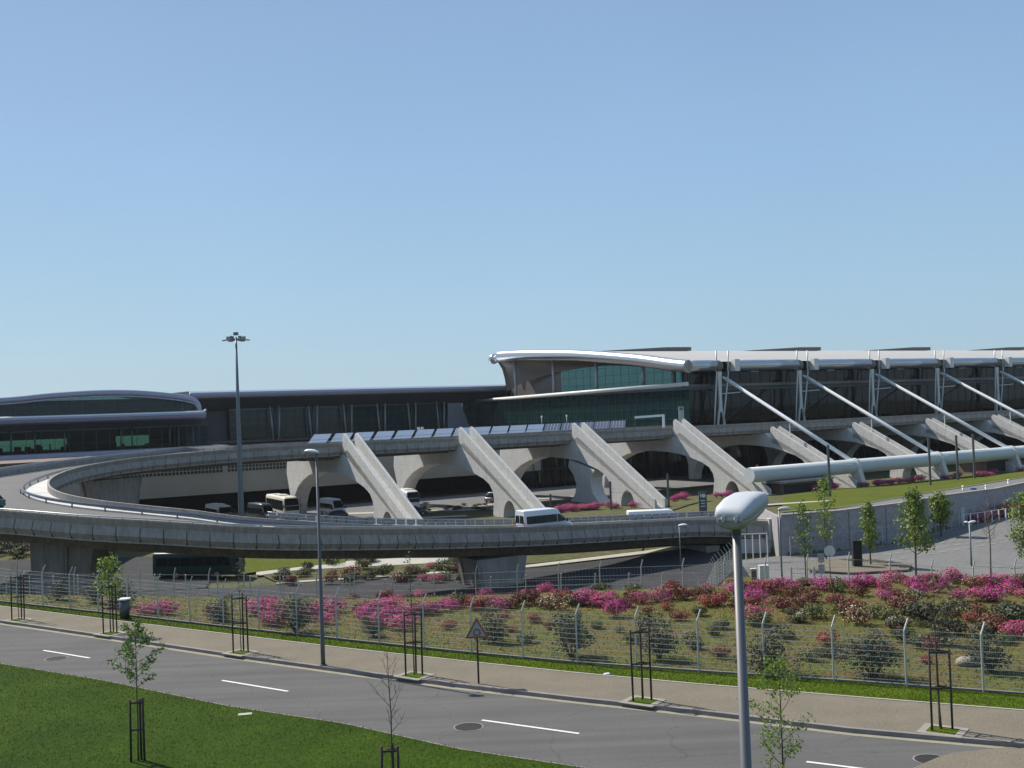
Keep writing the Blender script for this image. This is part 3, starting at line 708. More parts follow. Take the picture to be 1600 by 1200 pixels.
# roof back slope
i = mb.vs([W(20, -88, 24.8), W(FE, -88, 24.8), W(FE, -89, 22.0), W(20, -89, 22.0)]); mb.face((i, i + 1, i + 2, i + 3))
mb.build('roof_sheet', M['roof_top'], hall)
pe = [q for q in pp if q[0] > -82.5]
mb = MB(); mb.tube([W(15, n, z) for n, z in pe] + [W(15, -82.9, 23.9), W(15, -83.2, 23.9)], [1.3] * len(pe) + [1.15, .6], 20); mb.build('roof_edge', M['metal_roof'], hall)
mb = MB(); mb.tube([W(15.2, -82.5, 23.5), W(15.0, -85.0, 23.45)], .85, 14); mb.sphere(W(15.0, -85.6, 23.4), 1.3, 14, 10); mb.build('roof_horn', M['metal_roof'], hall)
mb = MB(); mb.tube([W(15, -11.4, 17.6), W(21.6, -11.4, 17.6)], 1.12, 20)
mb.build('gutter_tube', M['metal_roof'], hall)
for k in range(10):
    fm = 23.2 + 22.95 * k
    mb = MB(); mb.tube([W(fm + 4.2, -11.4, 17.6), W(fm + 21.6, -11.4, 17.6)], 1.12, 20); mb.build('gutter_tube', M['metal_roof'], hall)
    mb = MB(); mb.fbox(fm + 3.0, fm + 4.3, -12.6, -10.15, 16.4, 18.8); mb.build('gutter_end_block', M['offwhite'], hall)
    mb = MB(); mb.sphere(W(fm - .6, -11.4, 17.5), 1.15, 16, 10); mb.build('ball_joint', M['soffit'], hall)
# roof monitors (long dark skylight beams), every second bay
f_at = lambda u, n, z: min(np.arange(-60, 260, .25), key=lambda f: abs(pu(W(f, n, z))[0] - u))
fe_ = f_at(1072, -53, 24.5)
for k in range(5):
    f1 = fe_ + 45.9 * k; mb = MB()
    mb.prism([W(f1 - 27, -51, 23.2), W(f1 - 8, -51, 24.05), W(f1, -51, 24.1), W(f1, -51, 23.2), W(f1 - 27, -51, 22.8)], -N * 8)
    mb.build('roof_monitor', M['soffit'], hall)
# soffit
mb = MB(); mb.smooth = True
rows = []
for n, z in pp:
    k = min(max((-n - 40) / 50, 0), 1); ins = 8.5 - 5.0 * k; dz = 1.0 + 7.5 * k * k
    n_ = n; n = max(n, -86.5); row = [W(15.6, n, z - 1.0)]
    for t in (.2, .45, .7, .9, 1.0):
        row.append(W(15.6 + ins * math.sin(t * PI / 2) ** (1.0 if k < .5 else .8), n, z - 1.0 - dz * (1 - math.cos(t * PI / 2)) - .15 * t))
    rows.append(row)
ids = [mb.vs(r) for r in rows]
for a, b in zip(ids, ids[1:]):
    for j in range(5): mb.face((a + j, b + j, b + j + 1, a + j + 1))
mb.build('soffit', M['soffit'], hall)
mb = MB(); mb.smooth = True
a = mb.vs([W(23.5, n, z - .6) for n, z in pp]); b = mb.vs([W(FE, n, z - .6) for n, z in pp])
for j in range(len(pp) - 1): mb.face((a + j, b + j, b + j + 1, a + j + 1))
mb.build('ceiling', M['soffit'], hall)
# end-face upper glass (f = 22.5)
mb = MB(); zz = lambda n: np.interp(-n, [-p[0] for p in pp], [p[1] for p in pp])
for n in range(-66, -13, 2):
    mb.quad(W(22.5, n, 13.6), W(22.5, n + 2, 13.6), W(22.5, n + 2, zz(n + 2) - 1.0), W(22.5, n, zz(n) - 1.0))
mb.build('upper_end_glass', M['glass_up'], hall)
mb = MB()
for n in np.arange(-66, -13, 2.9): mb.bar(W(22.45, n, 13.6), W(22.45, n, zz(n) - 1.0), .07, .07)
for z in (15.4, 17.2, 19.0, 20.8): mb.bar(W(22.45, -66, z), W(22.45, -14 if z < 17 else (-24 if z < 18 else -48), z), .06, .06)
mb.build('end_glazing_bars', M['mull'], hall)
for n in (-79, -62, -45, -28.5, -18.5):
    mb = MB(); mb.tube([W(17.2, n, 13.6), W(17.2, n, min(zz(n) - .9, zz(n) - .9))], .38, 12); mb.build('end_column', M['mull_light'] if n != -18.5 else M['soffit'], hall)
mb = MB()
for n in range(-90, -66, 3): mb.quad(W(22.3, n, 13.4), W(22.3, n + 3, 13.4), W(22.3, n + 3, zz(n + 3) - .5), W(22.3, n, zz(n) - .5))
mb.build('end_wall', M['soffit'], hall)
# ledge around at z 13.6
mb = MB(); mb.tube([W(15.6, -99, 12.9), W(15.6, -12.8, 14.1)], .42, 12); mb.build('ledge_tube', M['offwhite'], hall)
mb = MB(); mb.fbox(15.6, 23, -96, -13, 12.9, 13.45); mb.fbox(23, FE, -96, -13.6, 12.6, 13.2); mb.build('upper_floor', M['soffit_dark'], hall)
# lower end glass
mb = MB(); mb.quad(W(16.2, -98, 5.1), W(16.2, -13, 5.1), W(16.2, -13, 13.2), W(16.2, -98, 12.7)); mb.build('lower_end_glass', M['glass'], hall)
mb = MB(); rd = random.Random(3)
for n in np.arange(-97, -13, 2.4): mb.bar(W(16.1, n, 5.1), W(16.1, n, 13.0), .05, .05)
for z in (7.2, 9.3, 11.3): mb.bar(W(16.1, -98, z), W(16.1, -13, z), .05, .05)
mb.build('lower_glazing_bars', M['mull'], hall)
mb = MB()
for n in np.arange(-92, -16, 6.2):
    mb.tube([W(18.0, n, 5.1), W(18.6, n + 2.2, 12.8)], .14, 8); mb.tube([W(18.0, n, 5.1), W(18.6, n - 2.2, 12.8)], .14, 8)
mb.build('inner_props', M['mull_light'], hall)
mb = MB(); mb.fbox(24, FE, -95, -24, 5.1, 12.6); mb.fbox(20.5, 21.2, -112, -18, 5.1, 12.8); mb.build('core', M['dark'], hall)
mb = MB(); mb.quad(W(22.4, -89, 13.2), W(FE, -89, 13.2), W(FE, -89, 22.0), W(22.4, -89, 22.0)); mb.build('rear_glass', M['glass_up'], hall)
# front glass
mb = MB(); mb.quad(W(16.2, -14.2, 5.1), W(FE, -14.2, 5.1), W(FE, -14.2, 13.4), W(16.2, -14.2, 13.4)); mb.build('front_glass', M['glass_brown'], hall)
mb = MB(); mb.quad(W(16.2, -14.2, 13.9), W(FE, -14.2, 13.9), W(FE, -14.2, 17.2), W(16.2, -14.2, 17.2)); mb.build('front_clerestory', M['glass_brown'], hall)
mb = MB(); mb.bar(W(15.8, -13.9, 13.7), W(FE, -13.9, 13.7), .5, .55)
mb.build('front_transom', M['soffit'], hall)
mb = MB()
for f in np.arange(17, FE, 2.87): mb.bar(W(f, -14.1, 5.1), W(f, -14.1, 17.2), .07, .07)
for z in (7.8, 10.6): mb.bar(W(16, -14.1, z), W(FE, -14.1, z), .05, .05)
mb.build('front_glazing_bars', M['joint'], hall)
mb = MB(); mb.fbox(FE, FE + 1, -95, -12, 5, 25); mb.build('far_end_wall', M['darkbrown'], hall)
mb = MB(); mb.fbox(24, FE, -24, -23, 13.2, 17.8); mb.build('gallery_wall', M['darkbrown'], hall)
for k in range(9):
    mb = MB(); c = W(33.5 + 22.95 * k, -12.3, 16.35); mb.box(c, (2.2, .5, .08), FANG); mb.build('soffit_light', M['headl'], hall)
# ------------------------------------------------------------------ left wing (facade along F at n=-96)
wing = thing('terminal_wing', 'long flat-roofed terminal wing with teal glass between paired columns', 'terminal building', W(-20, -100, 5))
FL, FRr = -61.0, 27.0
mb = MB()
sec = [(-90, 16.6), (-89.75, 16.1), (-90, 15.5), (-90.8, 15.2), (-96.5, 12.6), (-97.2, 12.6), (-125, 12.8), (-125, 17.2), (-92, 17.0)]
mb.mi = 0
P0 = [W(FL, n, z) for n, z in sec]; P1 = [W(FRr, n, z) for n, z in sec]; a = mb.vs(P0); b = mb.vs(P1)
for j in range(len(sec)):
    j2 = (j + 1) % len(sec); mb.mi = 0 if j in (0, 1, 2, 7, 8) else 1; mb.face((a + j, b + j, b + j2, a + j2))
mb.mi = 1; mb.face([a + j for j in range(len(sec))]); mb.face([b + j for j in range(len(sec))][::-1])
mb.build('roof', [M['fascia_blue'], M['soffit_dark']], wing)
mb = MB(); mb.tube([W(FL - .2, -90.3, 16.3), W(FRr, -90.3, 16.3)], .32, 8); mb.build('eave_tube', M['metal_roof'], wing)
mb = MB(); mb.quad(W(-50.4, -96.4, 5.6), W(17, -96.4, 5.6), W(17, -96.4, 12.7), W(-50.4, -96.4, 12.7)); mb.build('glass_front', M['glass'], wing)
mb = MB()
for f in np.arange(-50.4, 17, 2.25): mb.bar(W(f, -96.3, 5.6), W(f, -96.3, 12.7), .05, .05)
for z in (7.4, 9.2, 11): mb.bar(W(-50.4, -96.3, z), W(17, -96.3, z), .05, .05)
mb.bar(W(-50.4, -96.2, 5.6), W(-50.4, -96.2, 12.7), .22, .22); mb.bar(W(-50.4, -96.2, 12.65), W(8, -96.2, 12.65), .2, .25)
mb.build('glazing_bars', M['mull'], wing)
for f in (-40.0, -30.5, -21.5, -12.5, -4.0, 4.2):
    for dx in (-.9, .9):
        mb = MB(); mb.tube([W(f + dx * .75, -94.6, 5.2), W(f + dx * 1.25, -94.9, 13.1)], .2, 8); mb.build('column', M['mull_light'], wing)
    mb = MB(); mb.tube([W(f, -95.2, 5.2), W(f, -95.2, 13.0)], .16, 8); mb.build('column', M['mull'], wing)
mb = MB(); mb.prism([W(6.5, -95.5, 5.2), W(13.5, -95.5, 5.2), W(10.5, -95.5, 12.6), W(6.8, -95.5, 12.6)], -N * .6); mb.build('end_panel', M['fascia_blue'], wing)
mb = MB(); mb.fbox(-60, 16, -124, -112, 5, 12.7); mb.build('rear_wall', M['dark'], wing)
mb = MB(); mb.fbox(-60, 16, -124, -96.6, 4.9, 5.5); mb.build('plinth', M['conc_dark'], wing)
# end of wing sloped soffit block
mb = MB(); mb.fbox(-61, -50.6, -110, -98, 5.0, 12.7); mb.build('end_wall', M['soffit_dark'], wing)
mb = MB()
for f, w in ((-57.5, .25), (-55, .2)): mb.bar(W(f, -96, 5.2), W(f, -96, 12.6), w, w)
mb.build('end_posts', M['mull'], wing)
# ------------------------------------------------------------------ lounge wing, far left
lo = thing('lounge_wing', 'low curved-roof terminal lounge at far left with see-through teal glass', 'terminal building', W(-90, -62, 5))
arc = [(-190, 13.6), (-160, 13.9), (-125, 14.6), (-103.4, 15.45), (-95, 16.1), (-86.5, 16.45), (-80, 16.3), (-74, 15.7), (-69.5, 14.9), (-68.2, 14.0), (-67.8, 12.6)]
ap = crom([Vector((f, z, 0)) for f, z in arc], 6); ap = [(p.x, p.y) for p in ap]
mb = MB(); mb.tube([W(f, -60.5, z - .35) for f, z in ap], .62, 10); mb.build('arched_edge', M['fascia_blue'], lo)
mb = MB(); mb.tube([W(f, -59.9, z - 1.0) for f, z in ap], .16, 6); mb.build('arch_trim', M['mull_light'], lo)
mb = MB(); mb.smooth = True
a = mb.vs([W(f, -60.4, z) for f, z in ap]); b = mb.vs([W(f, -96, z + .3) for f, z in ap])
for j in range(len(ap) - 1): mb.face((a + j, a + j + 1, b + j + 1, b + j))
mb.build('roof', M['roof_top'], lo)
mb = MB()
zi = lambda f: np.interp(f, [p[0] for p in ap], [p[1] for p in ap])
for f in np.arange(-188, -69, 3.0): mb.quad(W(f, -61, 11.6), W(f + 3, -61, 11.6), W(f + 3, -61, max(zi(f + 3) - .8, 11.65)), W(f, -61, zi(f) - .8))
mb.build('clerestory_glass', M['glass'], lo)
mb = MB()
for f in np.arange(-188, -70, 1.9): mb.bar(W(f, -60.9, 11.6), W(f, -60.9, zi(f) - .8), .05, .05)
for z in (12.8, 13.9): mb.bar(W(-140, -60.9, z), W(-72, -60.9, z), .05, .05)
mb.bar(W(-188, -60.9, 11.62), W(-70, -60.9, 11.62), .06, .06); mb.build('clerestory_bars', M['mull'], lo)
mb = MB(); mb.fbox(-190, -70, -66, -65, 11.6, 15.0); mb.build('clerestory_backing', M['dark'], lo)
sec = [(-57.0, 12.05), (-56.7, 11.6), (-57.0, 11.0), (-58, 10.7), (-61.2, 9.5), (-63, 9.4), (-98, 9.6), (-98, 11.4), (-62, 11.7)]
mb = MB(); P0 = [W(-190, n, z) for n, z in sec]; P1 = [W(-67.5, n, z) for n, z in sec]; a = mb.vs(P0); b = mb.vs(P1)
for j in range(len(sec)):
    j2 = (j + 1) % len(sec); mb.mi = 0 if j in (0, 1, 2, 8) else 1; mb.face((a + j, b + j, b + j2, a + j2))
mb.mi = 1; mb.face([a + j for j in range(len(sec))]); mb.face([b + j for j in range(len(sec))][::-1])
mb.build('lower_roof', [M['fascia_blue'], M['soffit_dark']], lo)
mb = MB(); mb.tube([W(-190, -57.1, 12.0), W(-68, -57.1, 12.0), W(-67.4, -57.3, 12.4)], .2, 8); mb.build('eave_highlight_tube', M['white'], lo)  # bright gleam along the eave painted as a white tube
mb = MB(); mb.quad(W(-190, -61.4, 5.5), W(-66, -61.4, 5.5), W(-66, -61.4, 9.5), W(-190, -61.4, 9.5)); mb.build('lounge_glass', M['glass_see'], lo)
mb = MB(); mb.quad(W(-190, -97, 5.5), W(-61, -97, 5.5), W(-61, -97, 9.5), W(-190, -97, 9.5)); mb.build('rear_glass', M['glass_see'], lo)
mb = MB()
for f in np.arange(-190, -66, 2.4): mb.bar(W(f, -61.3, 5.5), W(f, -61.3, 9.5), .06, .06)
mb.bar(W(-190, -61.2, 9.45), W(-66, -61.2, 9.45), .12, .14); mb.bar(W(-190, -61.2, 7.0), W(-66, -61.2, 7.0), .04, .04)
mb.build('glazing_bars', M['mull'], lo)
for f in (-110, -101.5, -97.5, -92.5, -82.5, -80.5, -73.5, -71.8, -69):
    mb = MB(); mb.tube([W(f, -60.7, 5.2), W(f, -60.7, 9.8)], .17, 8); mb.build('column', M['mull'], lo)
# interior blocks which leave gaps to see through
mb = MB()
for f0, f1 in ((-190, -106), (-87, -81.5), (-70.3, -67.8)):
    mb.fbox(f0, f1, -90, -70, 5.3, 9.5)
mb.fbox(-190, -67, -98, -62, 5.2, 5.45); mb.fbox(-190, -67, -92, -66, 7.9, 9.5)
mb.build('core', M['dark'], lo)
mb = MB(); rd = random.Random(5)
for k in range(60):
    f = rd.uniform(-120, -72); n = rd.uniform(-94, -66); mb.fbox(f, f + rd.uniform(.2, 1.4), n, n + .6, 5.45, 5.45 + rd.uniform(.5, 1.3))
mb.build('furniture', M['dark'], lo)
mb = MB(); mb.fbox(-190, -64, -61.6, -54, 4.6, 5.45); mb.build('terrace', M['fascia_blue'], lo)
# ------------------------------------------------------------------ podium under departures level
po = thing('terminal_podium', 'lower terminal storey with cream wall, small square openings and dark arrivals glazing', 'terminal building', W(-30, -40, -6))
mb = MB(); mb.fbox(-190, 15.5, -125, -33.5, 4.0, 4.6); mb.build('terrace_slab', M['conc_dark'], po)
mb = MB(); mb.fbox(-190, -66, -54, -33, 4.6, 4.72); mb.build('planted_terrace', M['brown'], po)
mb = MB(); mb.fbox(-140, -6.5, -34, -33.2, -2.3, 4.0); mb.build('cream_wall', M['cream'], po)
for f0, f1 in ((-88.5, -72.0), (-71, -58), (-48, -44)):
    mb = MB()
    for f in np.arange(f0, f1, .62):
        for z in (1.95, 1.35): mb.fbox(f, f + .40, -33.18, -33.1, z, z + .42)
    mb.build('square_openings', M['dark'], po)
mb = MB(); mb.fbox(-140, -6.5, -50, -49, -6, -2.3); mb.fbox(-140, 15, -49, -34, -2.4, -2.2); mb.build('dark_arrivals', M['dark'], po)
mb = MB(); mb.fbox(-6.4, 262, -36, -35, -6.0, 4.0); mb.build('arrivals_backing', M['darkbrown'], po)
mb = MB(); mb.quad(W(-6.4, -34.4, -6), W(262, -34.4, -6), W(262, -34.4, 4), W(-6.4, -34.4, 4)); mb.build('arrivals_glass', M['glass_brown'], po)
for f in np.arange(-6, 150, 5.75):
    mb = MB(); mb.tube([W(f, -33.6, -6), W(f, -33.6, 4)], .2, 8); mb.build('arrivals_column', M['mull'], po)
    if int(f) % 2 == 0: mb = MB(); mb.tube([W(f - 1.6, -33.3, -6), W(f - 3.2, -33.0, 4)], .14, 6); mb.build('raking_column', M['mull'], po)
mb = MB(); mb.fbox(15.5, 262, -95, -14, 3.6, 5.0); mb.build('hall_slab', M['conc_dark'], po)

# ------------------------------------------------------------------ tilted canopy panels on the deck
npan = 17
for k in range(npan):
    u = 476 + k * (27.6 - k * .03) + (0 if k == 0 else 2)
    f = -66.5 + 3.62 * k
    c = W(f - 5 + 3.0, -8.5, 5.5)
    t = thing('canopy_panel', ('tilted pale panel canopy number %s from the left on the departures deck' % ['one', 'two', 'three', 'four', 'five', 'six', 'seven', 'eight', 'nine', 'ten', 'eleven', 'twelve', 'thirteen', 'fourteen', 'fifteen', 'sixteen', 'seventeen'][k]), 'canopy', W(f, -8, 5.15), 0, 'row of tilted panel canopies on the deck')
    base = W(f - .3, -6.5, 6.15)
    e1 = Vector((2.75, .0, .02)); e2 = F * 1.35 + Vector((.2, .5, 1.25)) + (-N) * 1.6
    th = Vector((0, 0, .07)); mb = MB()
    mb.prism([base, base + e1, base + e1 + e2, base + e2], th)
    mb.mi = 1
    if k >= 12:
        for q in range(1, 5): mb.bar(base + e1 * (q / 5) + th, base + e1 * (q / 5) + e2 + th, .05, .05)
    mb.bar(base + e2 * .33 + th, base + e2 * .33 + e1 + th, .06, .05)
    mb.build('panel', [M['panelgrid'] if k >= 12 else M['panelsky'], M['mull_light']], t)
    mb = MB()
    for w in (.1, .9):
        p = base + e1 * w + e2 * .5; mb.bar(Vector((p.x, p.y, 5.15)), p, .1, .1)
    mb.build('post', M['mull'], t)

# ------------------------------------------------------------------ vehicles
def rrect(w, z0, z1, r, n=3, tw=None):
    """rounded section half width w (tw at top); returns (y, z) loop"""
    tw = tw if tw is not None else w; P = []
    for (cx, cz, a0) in ((w - r * .6, z0 + r * .6, -90), ):
        pass
    def arc(cx, cz, rr, a0, a1):
        return [(cx + rr * math.cos(math.radians(a0 + (a1 - a0) * k / n)), cz + rr * math.sin(math.radians(a0 + (a1 - a0) * k / n))) for k in range(n + 1)]
    P += arc(w - r * .4, z0 + r * .4, r * .4, -90, 0)
    P += arc(tw - r, z1 - r, r, 0, 90)
    P += arc(-tw + r, z1 - r, r, 90, 180)
    P += arc(-w + r * .4, z0 + r * .4, r * .4, 180, 270)
    return P
def loft_body(mb, secs):
    rings = [[Vector((x, y, z)) for y, z in rrect(w, z0, z1, r, 3, tw)] for x, w, z0, z1, r, tw in secs]
    mb.loft(rings)
def wheels(root, xs_, w, r=.34, wd=.22):
    for x in xs_:
        for sg in (-1, 1):
            mb = MB(); y = sg * (w - wd / 2 + .01)
            mb.tube([(x, y - wd / 2, r), (x, y + wd / 2, r)], r, 18); wq = mb.build('wheel', M['tyre'], root)
            mb = MB(); mb.tube([(x, y + sg * (wd / 2 - .02), r), (x, y + sg * (wd / 2 + .012), r)], r * .58, 14); mb.build('rim', M['rim'], wq)
def place(root, loc, rz):
    root.location = loc; root.rotation_euler = (0, 0, rz)
def minibus(label, L=5.9, H=2.55, W_=1.0, paint='van_white', name='minibus', dark_win=True):
    r = thing(name, label, 'minibus')
    mb = MB()
    loft_body(mb, [(-L / 2, W_ * .97, .38, H - .05, .16, W_ * .80), (-L / 2 + .08, W_, .34, H, .2, W_ * .84), (L / 2 - 2.1, W_, .34, H, .22, W_ * .84), (L / 2 - 1.75, W_, .34, H - .12, .25, W_ * .82),
                   (L / 2 - .95, W_, .36, 1.32, .18, W_ * .86), (L / 2 - .35, W_ * .97, .38, 1.10, .18, W_ * .86), (L / 2, W_ * .86, .42, .82, .14, W_ * .75)])
    mb.build('body', M[paint], r)
    def sidez(z): return W_ + .006 - max(0, (z - .9)) / (H - .9) * W_ * .155
    for sg in (-1, 1):
        mb = MB(); z0, z1 = 1.22, 1.98
        x0, x1 = -L / 2 + .25, L / 2 - 2.05
        mb.prism([(x0, sg * sidez(z0), z0), (x1, sg * sidez(z0), z0), (x1, sg * sidez(z1), z1), (x0, sg * sidez(z1), z1)], (0, sg * .012, 0))
        sw = mb.build('side_window', M['carglass'], r)
        mb = MB()
        for q in (.33, .66):
            x = x0 + (x1 - x0) * q; mb.prism([(x - .03, sg * (sidez(z0) + .012), z0), (x + .03, sg * (sidez(z0) + .012), z0), (x + .03, sg * (sidez(z1) + .012), z1), (x - .03, sg * (sidez(z1) + .012), z1)], (0, sg * .006, 0))
        mb.build('window_bar', M['plastic_dark'], sw)
        mb = MB(); mb.prism([(L / 2 - 1.95, sg * sidez(1.2), 1.2), (L / 2 - 1.02, sg * sidez(1.2), 1.28), (L / 2 - 1.62, sg * sidez(1.95), 1.93), (L / 2 - 1.95, sg * sidez(1.98), 1.98)], (0, sg * .012, 0))
        mb.build('front_side_window', M['carglass'], r)
        mb = MB(); mb.box((L / 2 - 1.0, sg * (W_ + .16), 1.35), (.12, .22, .34)); mb.build('mirror', M['plastic_dark'], r)
        mb = MB(); mb.box((0, sg * (W_ + .012), .62), (L * .8, .02, .1)); mb.build('side_trim', M['plastic_dark'], r)
        mb = MB(); mb.box((L / 2 - .28, sg * W_ * .68, .88), (.22, .32, .2)); mb.build('headlight', M['headl'], r)
        mb = MB(); mb.box((-L / 2 - .01, sg * W_ * .88, 1.15), (.04, .12, .5)); mb.build('tail_light', M['tail'], r)
        mb = MB(); mb.prism([(-L / 2 - .015, sg * .06, 1.3), (-L / 2 - .015, sg * W_ * .80, 1.3), (-L / 2 - .0, sg * W_ * .72, 2.05), (-L / 2 - .0, sg * .06, 2.05)], (-.012, 0, 0)); mb.build('rear_window', M['carglass'], r)
    mb = MB(); mb.prism([(L / 2 - .93, -W_ * .78, 1.36), (L / 2 - .93, W_ * .78, 1.36), (L / 2 - 1.66, W_ * .68, H - .30), (L / 2 - 1.66, -W_ * .68, H - .30)], (.03, 0, .03)); mb.build('windscreen', M['carglass'], r)
    mb = MB(); mb.box((L / 2 - .02, 0, .5), (.14, W_ * 1.7, .26)); mb.build('bumper', M['plastic_dark'], r)
    mb = MB(); mb.box((-L / 2 - .03, 0, .48), (.12, W_ * 1.8, .22)); mb.build('rear_bumper', M['offwhite'], r)
    mb = MB(); mb.box((-L / 2 - .02, 0, .95), (.02, .5, .12)); mb.build('number_plate', M['white'], r)
    wheels(r, (-L / 2 + 1.15, L / 2 - .95), W_)
    return r
def coach(label, paint, L=11.5, H=3.45, W_=1.25, front='bus_cream'):
    r = thing('coach', label, 'coach', group=None)
    mb = MB()
    loft_body(mb, [(-L / 2, W_ * .96, .5, H - .15, .2, W_ * .9), (-L / 2 + .15, W_, .38, H, .28, W_ * .95), (L / 2 - 1.6, W_, .35, H, .3, W_ * .95), (L / 2 - .55, W_ * .99, .35, H - .12, .32, W_ * .92), (L / 2 - .18, W_ * .96, .36, H * .62, .25, W_ * .93), (L / 2, W_ * .9, .42, H * .36, .2, W_ * .86)])
    mb.build('body', M[paint], r)
    for sg in (-1, 1):
        mb = MB(); mb.prism([(-L / 2 + .4, sg * (W_ + .004), 1.5), (L / 2 - .9, sg * (W_ + .004), 1.42), (L / 2 - 1.2, sg * (W_ * .965 + .004), H - .55), (-L / 2 + .4, sg * (W_ * .965 + .004), H - .55)], (0, sg * .015, 0)); sw = mb.build('side_window', M['carglass'], r)
        mb = MB()
        for q in range(1, 6):
            x = -L / 2 + .4 + (L - 1.5) * q / 6; mb.prism([(x - .03, sg * (W_ + .02), 1.5), (x + .03, sg * (W_ + .02), 1.5), (x + .03, sg * (W_ * .965 + .02), H - .55), (x - .03, sg * (W_ * .965 + .02), H - .55)], (0, sg * .006, 0))
        mb.build('window_bar', M['plastic_dark'], sw)
        mb = MB(); mb.box((L / 2 + .05, sg * (W_ + .12), 2.1), (.16, .16, .5)); mb.bar((L / 2 - .3, sg * W_ * .9, H - .5), (L / 2 + .06, sg * (W_ + .1), 2.4), .05); mb.build('mirror', M['plastic_dark'], r)
        mb = MB(); mb.box((L / 2 - .06, sg * W_ * .7, .78), (.14, .36, .2)); mb.build('headlight', M['headl'], r)
    mb = MB(); zf = [(L / 2 + .01, H * .40, .86), (L / 2 - .14, H * .62, .89), (L / 2 - .50, H * .93, .84)]
    for (xa, za, wa), (xb, zb, wb_) in zip(zf, zf[1:]):
        mb.prism([(xa, -W_ * wa, za), (xa, W_ * wa, za), (xb, W_ * wb_, zb), (xb, -W_ * wb_, zb)], (.05, 0, .01))
    ws = mb.build('windscreen', M['carglass'], r)
    mb = MB(); mb.box((L / 2 - .06, 0, H * .615), (.10, W_ * 1.7, .05)); mb.build('screen_bar', M[paint], ws)
    mb = MB(); mb.box((0, 0, H + .06), (2.0, 1.5, .16)); mb.box((-L * .3, 0, H + .05), (1.2, 1.1, .12)); mb.build('roof_unit', M['offwhite'], r)
    wheels(r, (-L / 2 + 2.6, L / 2 - 2.4), W_, .48, .3)
    return r
def car(label, paint, L=4.2, H=1.45, W_=.86, name='parked_car'):
    r = thing(name, label, 'car')
    mb = MB()
    loft_body(mb, [(-L / 2, W_ * .88, .34, .78, .12, W_ * .82), (-L / 2 + .2, W_ * .97, .22, .9, .14, W_ * .9), (-.8, W_, .2, .92, .14, W_ * .93), (.6, W_, .2, .9, .14, W_ * .93), (L / 2 - .5, W_ * .97, .22, .78, .14, W_ * .88), (L / 2, W_ * .84, .32, .6, .12, W_ * .76)])
    b = mb.build('body', M[paint], r)
    mb = MB()
    loft_body(mb, [(-L / 2 + .25, W_ * .86, .86, .95, .04, W_ * .80), (-L / 2 + .75, W_ * .86, .86, H - .04, .14, W_ * .72), (-.2, W_ * .88, .86, H, .16, W_ * .74), (.35, W_ * .88, .86, H - .05, .14, W_ * .73), (1.15, W_ * .86, .84, .92, .03, W_ * .82)])
    mb.build('cabin_glass', M['carglass'], r)
    mb = MB(); loft_body(mb, [(-L / 2 + .78, W_ * .66, H - .10, H - .01, .04, W_ * .64), (-.2, W_ * .70, H - .08, H + .02, .05, W_ * .68), (.32, W_ * .68, H - .12, H - .02, .04, W_ * .66)]); mb.build('roof', M[paint], r)
    for sg in (-1, 1):
        mb = MB(); mb.box((L / 2 - .12, sg * W_ * .62, .62), (.18, .3, .14)); mb.build('headlight', M['headl'], r)
        mb = MB(); mb.box((-L / 2 + .04, sg * W_ * .72, .74), (.12, .24, .16)); mb.build('tail_light', M['tail'], r)
        mb = MB(); mb.box((.75, sg * (W_ + .08), .95), (.12, .16, .1)); mb.build('mirror', M[paint], r)
    wheels(r, (-L / 2 + .75, L / 2 - .8), W_, .31, .2)
    return r
def on_ramp(u, frac):
    k = near_idx(u); o_, i_, d = A[k]; p = o_.lerp(i_, frac); t = (A[k - 1][0] - A[k + 1][0]); return p + Vector((0, 0, -.85)), t
p, t = on_ramp(838, .30); v = minibus('white high-roof minibus driving right on the near side of the ramp'); place(v, p, math.atan2(t.y, t.x) - .13)
v = minibus('long white van beyond the ramp with only its roof showing over the rail', L=7.2, H=2.6, paint='white', name='delivery_van'); q = DY(1026, 800, 133); place(v, (q.x, q.y, h(q.x, q.y) + .75), math.radians(4)); v['category'] = 'van'
p, t = on_ramp(-5, .35); v = car('dark teal car at the left edge of the ramp', 'car_teal'); q = G(-9, 792, 2.0); q = DY(-24, 795, 101); place(v, q, 2.6)
ZA = -5.76
def arr(u, v, Y):
    q = DY(u, v, Y); return Vector((q.x, q.y, ZA))
c1 = coach('cream coach with rounded front parked leftmost in the arrivals bay', 'bus_cream', 7.5, 2.9, 1.15); place(c1, W(-78.0, -16, ZA), math.radians(-58))
c2 = minibus('small dark blue-grey minibus between the two coaches by the tall mast', 6.5, 2.7, 1.0, 'bus_dark'); place(c2, W(-71.5, -15, ZA), math.radians(-50))
c3 = coach('tall cream and dark coach behind the thin street lamp', 'bus_cream', 11, 3.5); place(c3, W(-67.2, -17.5, ZA), math.radians(-62))
c4 = minibus('silver minibus facing the ramp right of the curved column', 6.3, 2.75, 1.0, 'bus_white'); place(c4, W(-60.6, -12.5, ZA), math.radians(-55))
c5 = coach('white coach partly hidden behind the first buttress leg', 'bus_white', 8, 3.1, 1.15); place(c5, W(-46.3, -14, ZA), math.radians(-72))
c6 = car('dark hatchback parked beside the first buttress', 'car_dark'); place(c6, arr(647, 800, 171), math.radians(12))
c7 = car('pale van-like car behind the second buttress', 'car_silver', 4.4, 1.7); place(c7, W(-30.5, -12, ZA), math.radians(60))
c8 = car('black four-wheel drive parked on the arrivals lawn edge', 'car_dark', 4.3, 1.8); place(c8, W(-27.5, -8.5, ZA), math.radians(-120))
c9 = car('dark low car beside the silver minibus', 'car_dark', 4.2, 1.35); place(c9, W(-63.0, -6.5, ZA), math.radians(-150))
